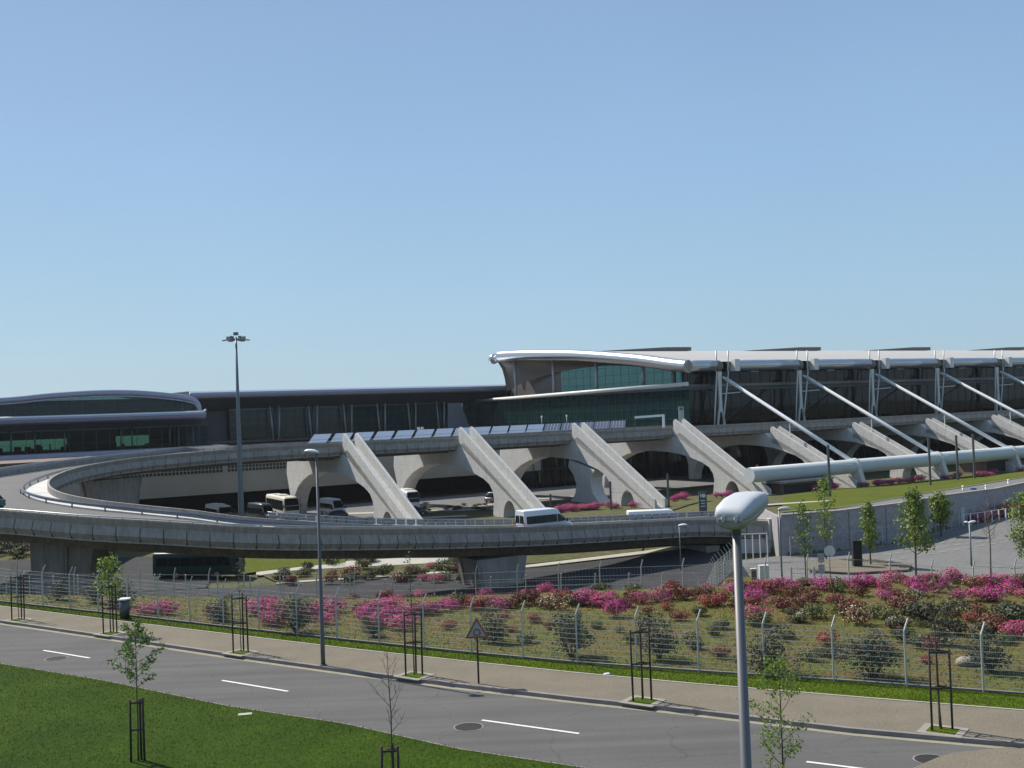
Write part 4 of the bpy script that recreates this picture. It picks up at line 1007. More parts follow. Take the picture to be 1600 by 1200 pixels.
gb = coach('dark green coach parked in the shade under the ramp', 'bus_green', 9.5, 2.9); q = DY(312, 898, 119); place(gb, (q.x, q.y, h(q.x, q.y) + .05), math.radians(-4))

# ------------------------------------------------------------------ lamps and poles
def cobra(name, label, base, H, ang, L=.75, pole='pole_dark', r=(.10, .055), group=None, w=.32, tilt=.18, fine=False, hd='white'):
    t = thing(name, label, 'street lamp', base, 0, group); b = Vector(base); top = b + Vector((0, 0, H))
    mb = MB(); mb.tube([b, b + Vector((0, 0, .9)), b + Vector((0, 0, .92)), top + Vector((0, 0, -.05))], [r[0] * 1.0, r[0], r[0] * .95, r[1]], 18); mb.tube([b, b + Vector((0, 0, .06))], r[0] * 1.6, 14); mb.build('pole', M[pole], t)
    d = Vector((math.cos(ang), math.sin(ang), tilt)).normalized(); s = Vector((-math.sin(ang), math.cos(ang), 0)); up = s.cross(d) * -1
    if up.z < 0: up = -up
    hb = top + (d * (-.2 * L) + Vector((0, 0, .2)) if fine else d * -.10)
    prof_ = [(0, .30, .05, .04), (.03, .46, .10, .06), (.12, .62, .20, .10), (.3, .86, .28, .12), (.55, 1.0, .30, .13), (.78, .92, .25, .11), (.92, .66, .16, .07), (1.0, .25, .05, .03)]
    if fine: prof_ = [(0, .74, .10, .10), (.02, .84, .20, .14), (.12, .97, .30, .18), (.35, 1.0, .37, .17), (.6, .97, .35, .13), (.8, .84, .27, .09), (.93, .58, .16, .05), (1.0, .22, .05, .03)]
    rings = []; rings2 = []
    nseg = 16
    for x, ww, hu, hd_ in prof_:
        c = hb + d * (x * L); W2 = w / 2 * ww
        q_ = .55 if fine else 1.0
        rings.append([c + s * (W2 * math.copysign(abs(math.cos(a)) ** q_, math.cos(a))) + up * (hu * L * (.56 if fine else .62) * max(0, math.sin(a)) ** (.42 if fine else .6)) for a in [PI * j / nseg for j in range(nseg + 1)]])
        rings2.append([c - up * .004 + s * (W2 * .93 * math.cos(a)) - up * (hd_ * L * .95 * max(0, math.sin(a)) ** .7) for a in [PI * j / nseg for j in range(nseg + 1)]])
    mb = MB(); mb.loft(rings, close=True); mb.build('lamp_housing', M[hd], t)
    mb = MB(); mb.loft([r_[::-1] for r_ in rings2], close=True); mb.build('lamp_glass', M['lens'], t)
    if fine:
        mb = MB()
        for sg in (-.5, .35): 
            c = hb - d * .012 + s * (w * .42 * sg) + up * .01; mb.box(c, (.05, .035, .075), ang); mb.tube([c - s * .03, c + s * .03], .022, 8)
        c = hb - d * .01; mb.bar(c - s * w * .36, c + s * w * .36, .014, .02)
        mb.build('latch', M['rail'], t)
        mb = MB(); mb.tube([top + Vector((0, 0, -.05)), top + Vector((0, 0, .18))], .06, 14); mb.build('collar', M['pole'], t)
    return t
nb = DY(1151, 836, 14.3)
cobra('street_lamp', 'near street lamp with large white head, cut by the lower picture edge', (nb.x, nb.y, 0.0), nb.z + .06, math.radians(54), 1.02, 'pole', (.095, .056), w=.50, tilt=.19, fine=True, hd='lamp_shell')
g = G(505, 1040, .125); cobra('street_lamp', 'slim dark street lamp on the pavement kerb, left of centre', g, 8.5, math.radians(168), .62, 'pole_dark', (.088, .042), w=.30, tilt=.12)
# high mast
hm = thing('high_mast_light', 'tall grey floodlight mast with a crown of lamps against the sky', 'light mast', (-37.6, 150, -6))
bx = DY(377.5, 805, 150); tx = DY(368.5, 530, 150); cx = (bx.x + tx.x) / 2; zt = tx.z
hm.location = (cx, 150, h(cx, 150))
mb = MB(); mb.tube([(cx, 150, h(cx, 150)), (cx, 150, -2), (cx, 150, 12), (cx, 150, zt + .3)], [.44, .40, .24, .12], 14); mb.build('pole', M['mast_metal'], hm)
mb = MB(); mb.box((cx, 150, zt + .75), (.62, .4, .42)); mb.build('top_box', M['mast_metal'], hm)
mb = MB()
mb.tube([(cx + .7 * math.cos(a), 150 + .7 * math.sin(a), zt) for a in [2 * PI * j / 16 for j in range(17)]], .05, 6, cap=False); mb.build('ring', M['mast_metal'], hm)
for k in range(6):
    a = 2 * PI * k / 6 + .2; c = Vector((cx + 1.1 * math.cos(a), 150 + 1.1 * math.sin(a), zt - .12)); d = Vector((math.cos(a), math.sin(a), 0)); s = Vector((-d.y, d.x, 0))
    mb = MB(); mb.prism([c - d * .6 - s * .42 + Vector((0, 0, .05)), c - d * .6 + s * .42 + Vector((0, 0, .05)), c + d * .75 + s * .3 + Vector((0, 0, -.12)), c + d * .75 - s * .3 + Vector((0, 0, -.12))], (0, 0, .14))
    mb.prism([c - d * .3 - s * .12 + Vector((0, 0, .1)), c - d * .3 + s * .12 + Vector((0, 0, .1)), c + d * .2 + s * .12 + Vector((0, 0, .1)), c + d * .2 - s * .12 + Vector((0, 0, .1))], (0, 0, .4))
    mb.build('floodlight', M['lens'] if k % 3 == 0 else M['mast_metal'], hm)
g = DY(1064, 886, 112); cobra('street_lamp', 'small thin street lamp standing just in front of the ramp', (g.x, g.y, h(g.x, g.y)), 4.6, math.radians(5), .95, 'mull', (.07, .05), w=.5, tilt=.05)
g = DY(1222, 905, 100); gz = h(g.x, g.y); cobra('street_lamp', 'thin grey street lamp behind the near lamp, short arm to the right', (g.x, g.y, gz), 6.9, math.radians(8), 1.2, 'mull', (.09, .06), w=.3, tilt=.02)
g = DY(1518, 885, 105); gz = h(g.x, g.y)
t = cobra('street_lamp', 'short double-headed lamp in the parking lot at right', (g.x, g.y, gz), 4.2, math.radians(10), .8, 'mast_metal', (.09, .07), w=.35, tilt=.12)
b = Vector((g.x, g.y, gz + 4.2)); mb = MB(); mb.sphere(b + Vector((-.35, -.1, .08)), .2, 10, 6, .5); mb.build('second_head', M['white'], t)
def light_column(u, v0, v1, z, label, arms=True):
    b = G(u, v1, z); tp = DY(u, v0, b.y); hh = tp.z - b.z
    t = thing('light_column', label, 'light column', b, 0, 'dark light columns near the buttresses')
    mb = MB(); mb.bar(b, b + Vector((0, 0, hh)), .32, .28); mb.build('column', M['pole_dark'], t)
    if arms:
        mb = MB(); mb.bar(b + Vector((0, 0, hh * .62)), b + Vector((2.9, .6, hh * .62 - .1)), .07, .07); mb.box(b + Vector((3.1, .6, hh * .62 - .1)), (.8, .3, .07)); mb.build('arm', M['offwhite'], t)
light_column(955, 752, 797, -5.8, 'dark light column at the toe of the third buttress')
light_column(1045, 740, 794, -5.8, 'dark light column left of the fourth buttress')
light_column(861, 772, 800, -5.8, 'short dark light column behind the white minibus', False)
light_column(1185, 726, 768, -5.2, 'dark light column in front of the left end of the tube')
light_column(1297, 695, 777, -4.6, 'dark light column crossing the tube under the second strut')
light_column(1454, 684, 759, -5.0, 'dark light column crossing the tube between third and fourth struts')
light_column(1497, 680, 750, -5.0, 'left one of the two close dark columns at the right', False)
light_column(1523, 678, 747, -5.1, 'right one of the two close dark columns at the right')

# ------------------------------------------------------------------ signs and small things on the near pavement
g = G(748, 1068, .125)
ts = thing('warning_sign', 'red-bordered triangular warning sign seen on its post by the kerb', 'road sign', g)
hh = DY(742, 968, g.y).z - g.z
mb = MB(); mb.tube([g, g + Vector((0, 0, hh - .1))], .035, 8); mb.build('post', M['wood'], ts)
def tri(c, r, y): return [Vector((c.x + r * math.sin(a), c.y + y, c.z + r * math.cos(a))) for a in (0, 2 * PI / 3, 4 * PI / 3)]
c = g + Vector((0, -.04, hh - .42))
mb = MB(); mb.prism(tri(c, .50, 0), (0, .02, 0)); pl_ = mb.build('sign_plate', M['signred'], ts)
mb = MB(); mb.prism(tri(c, .37, -.012), (0, .01, 0)); mb.build('sign_face', M['signwhite'], pl_)
mb = MB()
cc = c + Vector((0, -.02, -.04))
for k in range(3):
    a0 = 2 * PI * k / 3 + .25; a1 = a0 + 1.5
    pts = [cc + Vector((.115 * math.cos(a0 + (a1 - a0) * j / 6), 0, .115 * math.sin(a0 + (a1 - a0) * j / 6))) for j in range(7)]
    mb.tube(pts, .018, 6)
    e = pts[-1]; dr = (pts[-1] - pts[-2]).normalized(); sd = Vector((dr.z, 0, -dr.x))
    mb.prism([e - sd * .045, e + sd * .045, e + dr * .06], (0, -.01, 0))
mb.build('roundabout_symbol', M['pole_dark'], pl_)
# stakes around young trees
def stakes(label, base, hgt=2.35, n=3, w=.62, r=.035):
    b = Vector(base); t = thing('tree_guard', label, 'tree guard', b, 0, 'dark timber stake frames round young trees')
    offs = [(-w / 2, 0), (w / 2, .05), (.05, w * .5)]
    for k in range(n):
        mb = MB(); x, y = offs[k]; lean = random.uniform(-.03, .03)
        mb.tube([b + Vector((x, y, -.1)), b + Vector((x + lean, y, hgt * random.uniform(.96, 1.02)))], r, 8); mb.build('stake', M['wood'], t)
    for z in (hgt * .5, hgt * .93):
        mb = MB(); mb.bar(b + Vector((offs[0][0], 0, z)), b + Vector((offs[1][0], .05, z)), .03, .05); mb.bar(b + Vector((offs[1][0], .05, z)), b + Vector((offs[2][0], offs[2][1], z)), .03, .05); mb.bar(b + Vector((offs[0][0], 0, z)), b + Vector((offs[2][0], offs[2][1], z)), .03, .05)
        mb.build('crossbar', M['wood'], t)
    return t
def leafset(mb, c, R, n, size, rd, shell=.5, up=.3):
    c = Vector(c)
    for _ in range(n):
        while True:
            p = Vector((rd.uniform(-1, 1), rd.uniform(-1, 1), rd.uniform(-1, 1)))
            l = p.length
            if 1e-3 < l <= 1: break
        p = p.normalized() * (l ** shell)
        q = c + Vector((p.x * R[0], p.y * R[1], p.z * R[2]))
        nrm = (p.normalized() + Vector((rd.gauss(0, .6), rd.gauss(0, .6), rd.gauss(up, .6)))).normalized()
        t = nrm.cross(Vector((rd.gauss(0, 1), rd.gauss(0, 1), rd.gauss(0, 1)))).normalized(); b2 = nrm.cross(t)
        s = size * rd.uniform(.6, 1.3)
        mb.quad(q - t * s, q - b2 * s * .55, q + t * s, q + b2 * s * .55)
def young_tree(label, base, H, crown0, rad, leaf, nb_, nl, ls, seed, trunk='bark', name='young_tree', r0=.03, cone=False, bare=False, cat='tree', grp=None, updir=.55, clump=.16):
    rd = random.Random(seed); b = Vector(base); t = thing(name, label, cat, b, 0, grp)
    mb = MB(); pts = []; x = y = 0
    for k in range(9):
        z = H * k / 8; x += rd.gauss(0, .012 * H / 4); y += rd.gauss(0, .012 * H / 4); pts.append(b + Vector((x if k else 0, y if k else 0, z)))
    mb.tube(pts, [r0 * (1 - .82 * k / 8) for k in range(9)], 8)
    def at(z):
        k = min(int(z / H * 8), 7); return pts[k].lerp(pts[k + 1], z / H * 8 - k)
    lb = MB()
    for i in range(nb_):
        fz = (i + .5) / nb_; z = crown0 + (H * .97 - crown0) * fz; a = i * 2.4 + rd.uniform(-.5, .5)
        env = (1 - fz) ** .8 * .95 + .12 if cone else math.sin(PI * min(1, .18 + fz * .80)) ** .7
        L = rad * env * rd.uniform(.65, 1.15)
        d = Vector((math.cos(a), math.sin(a), updir + rd.uniform(-.15, .25))).normalized(); p0 = at(z); seg = []
        p = p0.copy(); dd = d.copy()
        for k in range(5):
            seg.append(p.copy()); dd = (dd + Vector((rd.gauss(0, .1), rd.gauss(0, .1), .10 + rd.gauss(0, .06)))).normalized(); p = p + dd * (L / 4)
        rb = r0 * .38 * (1 - .5 * fz); mb.tube(seg, [rb, rb * .75, rb * .55, rb * .4, rb * .25], 5, cap=False)
        for k in (1, 2, 3):
            for s in range(1 + (k > 1)):
                d2 = (dd + Vector((rd.gauss(0, .7), rd.gauss(0, .7), rd.gauss(.2, .3)))).normalized(); q = seg[k] + d2 * L * rd.uniform(.2, .4)
                q2 = q + (d2 + Vector((rd.gauss(0, .3), rd.gauss(0, .3), .2))).normalized() * L * .15
                mb.tube([seg[k], q, q2], [rb * .4, rb * .25, rb * .12], 4, cap=False)
                if not bare and nl: leafset(lb, q, (clump, clump, clump * .8), max(1, int(nl * .5)), ls, rd)
        if not bare and nl:
            for k in (2, 3, 4): leafset(lb, seg[k], (clump * 1.2, clump * 1.2, clump), nl, ls, rd)
    if not bare and nl: leafset(lb, pts[-1], (clump * .8, clump * .8, clump * 1.4), nl, ls, rd)
    mb.build('trunk', M[trunk], t)
    if lb.v: lb.build('crown', M[leaf], t)
    return t
# pavement trees
sp = [(28, 969, 'at the far left'), (172, 990, 'with a leafy young tree left of the waste bin'), (376, 1020, 'left of the dark street lamp'), (647, 1056, 'left of the triangular sign'), (1004, 1096, 'holding a bare thin stem'), (1473, 1142, 'at the right, by the junction')]
for k, (u, v, w) in enumerate(sp):
    g = G(u, v, .125); mb = MB()
    d = Vector((kerb[4][0] - kerb[3][0], kerb[4][1] - kerb[3][1])); ang = math.atan2(d.y, d.x)
    mb.box((g.x, g.y, .13), (1.25, 1.05, .03), ang); mb.mi = 1; mb.box((g.x, g.y, .148), (.8, .62, .012), ang)
    o = mb.build('tree_pit', [M['pit'], M['verge']]); struct(o)
    stakes('stake frame on the pavement ' + w, (g.x, g.y, .14), 2.45 if k > 1 else 2.35)
    if k in (0,): young_tree('thin leafless young tree on the pavement at far left', (g.x, g.y + .1, .14), 3.6, 2.2, .5, 'leaf_mid', 7, 1, .05, 11, r0=.022)
    if k == 1: young_tree('leafy green young tree on the pavement left of the bin', (g.x, g.y + .1, .14), 3.5, 1.5, .8, 'leaf_spring', 14, 8, .08, 12, r0=.035, clump=.28)
    if k == 2: young_tree('slim bare young tree on the pavement left of the dark lamp', (g.x, g.y + .1, .14), 3.9, 2.4, .35, 'leaf_dark', 6, 1, .05, 13, r0=.022)
    if k == 3: young_tree('upright young tree with few buds left of the triangular sign', (g.x, g.y + .1, .14), 5.2, 2.2, .45, 'leaf_olive', 10, 1, .05, 14, r0=.028)
    if k == 4: young_tree('single bare stem tied between stakes on the pavement', (g.x, g.y + .1, .14), 3.4, 3.0, .15, 'leaf_dark', 3, 0, .05, 15, r0=.022, bare=True)
    if k == 5: young_tree('young tree with pale dry leaves on the pavement at right', (g.x, g.y + .1, .14), 4.6, 2.2, 1.0, 'leaf_olive', 14, 2, .07, 16, r0=.032)
# foreground trees
g = G(215, 1190, .05); stakes('stake frame on the near lawn at lower left', (g.x, g.y, .05), 1.85, w=.38); young_tree('young tree with small yellow-green leaves on the near lawn', (g.x, g.y + .08, .05), 4.1, 2.1, .85, 'leaf_mid', 20, 12, .046, 21, r0=.03, clump=.12, updir=.35)
g = G(612, 1285, .05); stakes('stake frame cut by the bottom picture edge', (g.x, g.y, .05), 1.85, w=.42); young_tree('bare young tree at the bottom edge with upswept twigs', (g.x, g.y + .08, .05), 4.2, 2.1, .75, 'leaf_dark', 13, 0, .05, 22, r0=.03, bare=True, updir=.9)
g = G(1226, 1290, .05); young_tree('sparse young tree with light green leaves beside the near lamp', (g.x, g.y, .05), 3.9, .8, 1.0, 'leaf_spring', 22, 12, .042, 23, r0=.034, clump=.15)
# bin
g = G(195, 966, .1); b = thing('litter_bin', 'small grey litter bin with pale lid on the verge by the fence', 'bin', g)
mb = MB(); mb.tube([g, g + Vector((0, 0, .95))], [.24, .28], 14); mb.build('body', M['mull'], b)
mb = MB(); mb.tube([g + Vector((0, 0, .95)), g + Vector((0, 0, 1.02))], .32, 14); mb.build('lid', M['offwhite'], b)
# litter scraps
mb = MB(); g = G(948, 1053, .14); mb.box(g, (.22, .14, .05), .4); tag(mb.build('litter', M['white'], loc=g), 'white scrap of litter on the verge grass', 'litter')
mb = MB(); g = G(383, 1116, .06); mb.box(g, (.45, .25, .03), .2); tag(mb.build('drain_cover', M['kerblight'], loc=g), 'pale rectangular drain cover in the near lawn edge', 'drain cover')

# ------------------------------------------------------------------ fences
def fence(label, line, hgt, spacing, mt, hbars, vstep, post_r=.036, crank=.35, crank_dir=None, hr=.005, vr=.0025, both=False, slope=True):
    P = [Vector((x, y, 0)) for x, y in line]; tot = sum((b - a).length for a, b in zip(P, P[1:]))
    c, _ = poly_at(P, tot / 2); t = thing('mesh_fence', label, 'fence', (c.x, c.y, h(c.x, c.y)))
    n = int(tot / spacing); hz = lambda p: h(p.x, p.y)
    pts = []
    for k in range(n + 1):
        p, d = poly_at(P, min(k * spacing, tot - .01)); p = Vector((p.x, p.y, hz(p))); pts.append(p)
        nn = Vector((-d.y, d.x, 0)) if crank_dir is None else Vector(crank_dir)
        if len([1 for _ in pts]) <= 100:
            mb = MB(); mb.bar(p + Vector((0, 0, -.2)), p + Vector((0, 0, hgt)), post_r * 2, post_r * 2)
            mb.bar(p + Vector((0, 0, hgt - .02)), p + nn * crank + Vector((0, 0, hgt + crank * 1.1)), post_r * 1.7, post_r * 1.7)
            if both: mb.bar(p + Vector((0, 0, hgt - .02)), p - nn * crank + Vector((0, 0, hgt + crank * 1.1)), post_r * 1.7, post_r * 1.7)
            mb.build('post', mt, t)
    mb = MB()
    for a, b in zip(pts, pts[1:]):
        for z in hbars: mb.bar(a + Vector((0, 0, z)), b + Vector((0, 0, z)), hr * 2, hr * 2)
        if vstep:
            m = int((b - a).length / vstep)
            for q in range(1, m):
                p = a.lerp(b, q / m); x = (b - a).normalized() * vr
                mb.quad(p - x + Vector((0, 0, .05)), p + x + Vector((0, 0, .05)), p + x + Vector((0, 0, hgt)), p - x + Vector((0, 0, hgt)))
    mb.build('wire_mesh' if vstep else 'rails', mt, t)
    return t
fl = [Vector(p) for p in fence_line]
fence('front welded-mesh fence with cranked posts along the grass verge', [tuple(p) for p in fl], 2.0, 2.42, M['fence'], [.08 + .192 * k for k in range(11)], .06, crank_dir=(.45, .1, 0), crank=.36, hr=.0068, vr=.0022, post_r=.028)
struct(ribbon_box('fence_footing', fence_line, .10, -.05, .16, M['kerb'], 1))
fl2 = [tuple(G(u, v, z)[:2]) for u, v, z in ((-60, 930, -3), (250, 945, -3), (400, 944, -3), (542, 943, -3), (700, 938, -3), (876, 932, -3), (1040, 925, -3.2))]
fence('second mesh fence beyond the mound, facing the underpass', fl2, 2.05, 2.45, M['fence_far'], [.1 + .38 * k for k in range(6)], .15, crank_dir=(.1, -.2, 0), crank=.35, hr=.008, vr=.003, post_r=.042)
fl3 = [tuple(G(u, v, -3.4)[:2]) for u, v in ((1040, 925), (1085, 930))] + [tuple(G(1092, 921, -5.0)[:2]), tuple(G(1150, 896, -6.6)[:2])]
fence('short return fence climbing diagonally behind the near lamp', [tuple(G(u, v, z)[:2]) for u, v, z in ((1092, 935, -4.5), (1120, 905, -6.4), (1150, 884, -6.8))], 2.3, 1.7, M['fence_far'], [.1 + .3 * k for k in range(8)], .08, crank_dir=(-.7, .1, 0), crank=.45, hr=.01, vr=.006)
fl4 = [(x, 59.5 + .28 * max(0, -x - 8) + 9) for x in (-48, -30, -8, 10, 30, 60)]
fence('third mesh fence low behind the pink flower band', fl4, 2.0, 2.6, M['fence_far'], [.1 + .47 * k for k in range(5)], .2, crank_dir=(.3, .0, 0), crank=.4, hr=.008, vr=.003, both=False)
fl5 = [(p[0] + .5, p[1] - 1.4) for p in WALL[:5]]
fence('pale mesh fence standing before the grey retaining wall', fl5, 2.2, 2.6, M['fence'], [.1 + 1.05 * k for k in range(3)], .2, crank=.0, hr=.012, vr=.004)

# ------------------------------------------------------------------ retaining wall
rw = thing('retaining_wall', 'long grey concrete retaining wall below the upper road', 'wall', (43, 125, -6.5))
mb = MB()
for (a, b) in zip(WALL, WALL[1:]):
    za = -2.15 - (0) ; A0 = Vector((a[0], a[1], 0)); B0 = Vector((b[0], b[1], 0)); d = (B0 - A0).normalized(); nn = Vector((-d.y, d.x, 0))
    ta = lin(a[0], [(28, -2.3), (44, -2.3), (54, -2.6), (66, -3.2), (90, -3.2)]); tb = lin(b[0], [(28, -2.3), (44, -2.3), (54, -2.6), (66, -3.2), (90, -3.2)])
    mb.prism([A0 + Vector((0, 0, -7)), B0 + Vector((0, 0, -7)), B0 + Vector((0, 0, tb)), A0 + Vector((0, 0, ta))], nn * .35)
mb.prism([Vector((28.3, 117.2, -7.2)), Vector((29.6, 136, -7.2)), Vector((29.6, 136, -2.6)), Vector((28.3, 117.2, -2.4))], Vector((-.35, 0, 0)))
mb.build('wall_face', M['wallgrey'], rw)
mb = MB()
for (a, b) in zip(WALL, WALL[1:]):
    A0 = Vector((a[0], a[1], 0)); B0 = Vector((b[0], b[1], 0)); d = (B0 - A0).normalized(); nn = Vector((-d.y, d.x, 0))
    ta = lin(a[0], [(28, -2.3), (44, -2.3), (54, -2.6), (66, -3.2), (90, -3.2)]); tb = lin(b[0], [(28, -2.3), (44, -2.3), (54, -2.6), (66, -3.2), (90, -3.2)])
    mb.prism([A0 - nn * .1 + Vector((0, 0, ta)), B0 - nn * .1 + Vector((0, 0, tb)), B0 - nn * .1 + Vector((0, 0, tb + .14)), A0 - nn * .1 + Vector((0, 0, ta + .14))], nn * .55)
mb.build('coping', M['conc_mid'], rw)
mb = MB()
for k in range(9):
    p, d = poly_at([Vector((a[0], a[1], 0)) for a in WALL], 2.5 + 3.2 * k); n_ = Vector((d.y, -d.x, 0)); mb.bar(p + n_ * .05 + Vector((0, 0, -6.6)), p + n_ * .05 + Vector((0, 0, -2.5)), .1, .1)
mb.build('ribs', M['conc_mid'], rw)

# ------------------------------------------------------------------ kiosks under the tube, sign totem, barriers, cabinets
def kiosk(label, f0, f1, n0, n1, z0, z1, slab=.8):
    t = thing('low_kiosk', label, 'kiosk', W((f0 + f1) / 2, (n0 + n1) / 2, z0))
    mb = MB(); mb.fbox(f0, f1, n0, n1, z0, z1); mb.build('wall', M['brown'], t)
    mb = MB(); mb.fbox(f0 - slab, f1 + slab, n0 - slab, n1 + slab, z1, z1 + .35); mb.build('roof', M['conc_mid'], t)
    mb = MB(); mb.fbox(f0 + .6, f1 - .6, n1 + .01, n1 + .06, z0 + .6, z1 - .4); mb.build('shutter', M['darkbrown'], t)
kiosk('low brown kiosk with flat slab roof just right of the near lamp head', 4, 15, 15, 22.5, -6, -3.6)
kiosk('low flat-roofed kiosk under the tube at the right', 62.5, 72, 14, 20, -6, -3.0)
p0 = G(1099, 806, -5.0); t = thing('sign_totem', 'dark blue-grey sign totem with white pictograms left of the near lamp head', 'sign', p0); th_ = DY(1099, 768, p0.y).z - p0.z
mb = MB(); mb.box(p0 + Vector((0, 0, th_ / 2)), (1.05, .25, th_)); mb.build('panel', M['signblue'], t)
mb = MB()
mb.tube([p0 + Vector((.12, -.13, th_ - .55)), p0 + Vector((.12, -.16, th_ - .55))], .26, 14); mb.box(p0 + Vector((-.28, -.14, th_ - .5)), (.16, .04, .42))
for k in range(3): mb.box(p0 + Vector((0, -.14, th_ - 1.2 - k * .38)), (.6 - .1 * (k % 2), .03, .12))
mb.build('pictograms', M['offwhite'], t)
p0 = G(1165, 0, 0) if False else W(-4.5, -4.0, 5.15)
hb = thing('height_barrier', 'white portal frame on the departures deck left of the fourth buttress', 'barrier', p0)
q0 = DY(992, 660, 207); q1 = DY(1037, 660, 207)
mb = MB(); mb.bar((q1.x, q1.y, 5.1), (q1.x, q1.y, 8.1), .42, .42); mb.build('post', M['white'], hb)
mb = MB(); mb.bar((q0.x, q0.y, 5.1), (q0.x, q0.y, 7.9), .12, .12); mb.build('post', M['mull'], hb)
mb = MB(); mb.bar((q0.x, q0.y, 7.9), (q1.x + .2, q1.y, 8.1), .3, .42); mb.build('beam', M['white'], hb)
q0 = DY(1065, 660, 209); t = thing('deck_totem', 'grey slab totem on the deck right of the fourth buttress top', 'sign', (q0.x, q0.y, 5.15)); mb = MB(); mb.box((q0.x, q0.y, 7.4), (1.0, .3, 4.5)); mb.build('panel', M['mull_light'], t); mb = MB(); mb.box((q0.x, q0.y - .16, 9.2), (.7, .04, .5)); mb.build('face', M['mull'], t)
q0 = DY(657, 668, 195); t = thing('floodlight_stand', 'small pair of white floodlights on the deck above the panels', 'floodlight', (q0.x, q0.y, 5.15))
mb = MB(); mb.bar((q0.x, q0.y, 5.15), (q0.x, q0.y, 7.3), .1, .1); mb.build('post', M['pole_dark'], t)
for dx in (-.35, .3):
    mb = MB(); mb.box((q0.x + dx, q0.y - .1, 7.5), (.5, .3, .45), .4 * dx); mb.build('lamp_head', M['white'], t)
for u, w in ((847, 'left'), (886, 'right')):
    q0 = DY(u, 668, 196); t = thing('thin_pole', 'thin pole with a small light on top behind the panels, %s one' % w, 'pole', (q0.x, q0.y, 5.15)); mb = MB(); mb.tube([(q0.x, q0.y, 5.15), (q0.x, q0.y, 8.6)], .05, 6); mb.build('post', M['mull_light'], t); mb = MB(); mb.sphere((q0.x, q0.y, 8.7), .16, 8, 6, 1.6); mb.build('light', M['offwhite'], t)
wr = G(1176, 878, -6.6); t = thing('white_railing', 'row of thin white uprights under the end of the ramp', 'railing', wr)
for k in range(5): mb = MB(); mb.bar(wr + Vector((-1.4 + k * .75, 0, 0)), wr + Vector((-1.4 + k * .75, 0, 2.9)), .09, .09); mb.build('upright', M['white'], t)
mb = MB(); mb.bar(wr + Vector((-1.45, 0, 2.9)), wr + Vector((1.65, 0, 2.9)), .09, .09); mb.build('top_rail', M['white'], t)
# cabinets near lot entrance
def cab(u, v, z, size, label, mt, rz=0, name='utility_cabinet'):
    g = G(u, v, z); t = thing(name, label, 'cabinet', g)
    mb = MB(); mb.box(g + Vector((0, 0, size[2] / 2)), size, rz); mb.build('body', M[mt], t)
    mb = MB(); mb.box(g + Vector((0, 0, size[2] + .03)), (size[0] * 1.08, size[1] * 1.08, .06), rz); mb.build('lid', M['offwhite'], t)
    mb = MB(); mb.box(g + Vector((.0, -size[1] / 2 - .01, size[2] * .5)), (size[0] * .8, .02, size[2] * .8), 0); mb.build('door', M[mt], t)
cab(1194, 905, -6.5, (.85, .6, 1.25), 'pale grey utility cabinet beside the parking entrance', 'offwhite')
cab(1178, 906, -6.5, (.5, .4, 1.0), 'brown utility cabinet left of the pale cabinet', 'brown')
cab(1497, 817, -6.5, (1.4, 1.2, 1.9), 'white-edged service box left of the pink hedge', 'pipe')
g = G(1340, 888, -6.5); t = thing('dark_totem', 'dark square totem standing on the parking island', 'sign', g); mb = MB(); mb.box(g + Vector((0, 0, 1.35)), (.85, .5, 2.7)); mb.build('panel', M['iron'], t); mb = MB(); mb.box(g + Vector((0, 0, .06)), (1.1, .8, .12)); mb.build('base', M['kerb'], t)
mbx = MB(); g = G(1345, 892, -6.5)
P = [G(u, v, -6.42) for u, v in ((1258, 884), (1290, 876), (1360, 874), (1425, 884), (1420, 892), (1330, 897), (1265, 893))]
mbx.prism(P, (0, 0, .14)); struct(mbx.build('traffic_island', M['pave']))
g = G(1298, 912, -6.5); t = thing('round_sign', 'round traffic sign seen from behind at the parking entrance', 'road sign', g)
mb = MB(); mb.tube([g, g + Vector((0, 0, 2.6))], .04, 8); mb.build('post', M['pole_dark'], t)
mb = MB(); mb.tube([g + Vector((0, .05, 2.9)), g + Vector((.02, .08, 2.9))], .48, 20); mb.build('sign_plate', M['signgrey'], t)
mb = MB(); mb.tube([g + Vector((.03, .02, 2.9)), g + Vector((.05, .05, 2.9))], .50, 20); mb.build('rim', M['offwhite'], t)
g = G(1284, 905, -6.5); t = thing('board_sign', 'two pale rectangular boards on one post at the parking entrance', 'road sign', g)
mb = MB(); mb.tube([g, g + Vector((0, 0, 2.3))], .04, 8); mb.build('post', M['pole_dark'], t)
for z in (.95, 1.95):
    mb = MB(); mb.box(g + Vector((0, -.06, z)), (.58, .03, .8)); bo = mb.build('board', M['signgrey'], t); mb = MB(); mb.box(g + Vector((0, -.08, z)), (.48, .02, .68)); mb.build('face', M['signwhite'], bo)
g = G(1400, 885, -6.5); t = thing('barrier_arm', 'short white barrier arm lying on the parking island', 'barrier', g); mb = MB(); mb.bar(g + Vector((-.7, 0, .25)), g + Vector((.5, 0, .05)), .14, .1); mb.build('arm', M['white'], t); mb = MB(); mb.box(g + Vector((-.2, 0, .1)), (.2, .2, .2)); mb.build('foot', M['rail'], t)
g = G(1252, 905, -6.5); t = thing('metal_gate', 'low grey metal gate beside the parking entrance', 'gate', g)
for x in (-.9, 1.2): mb = MB(); mb.bar(g + Vector((x, 0, -.1)), g + Vector((x, 0, 1.15)), .16, .16); mb.build('gate_post', M['rail'], t)
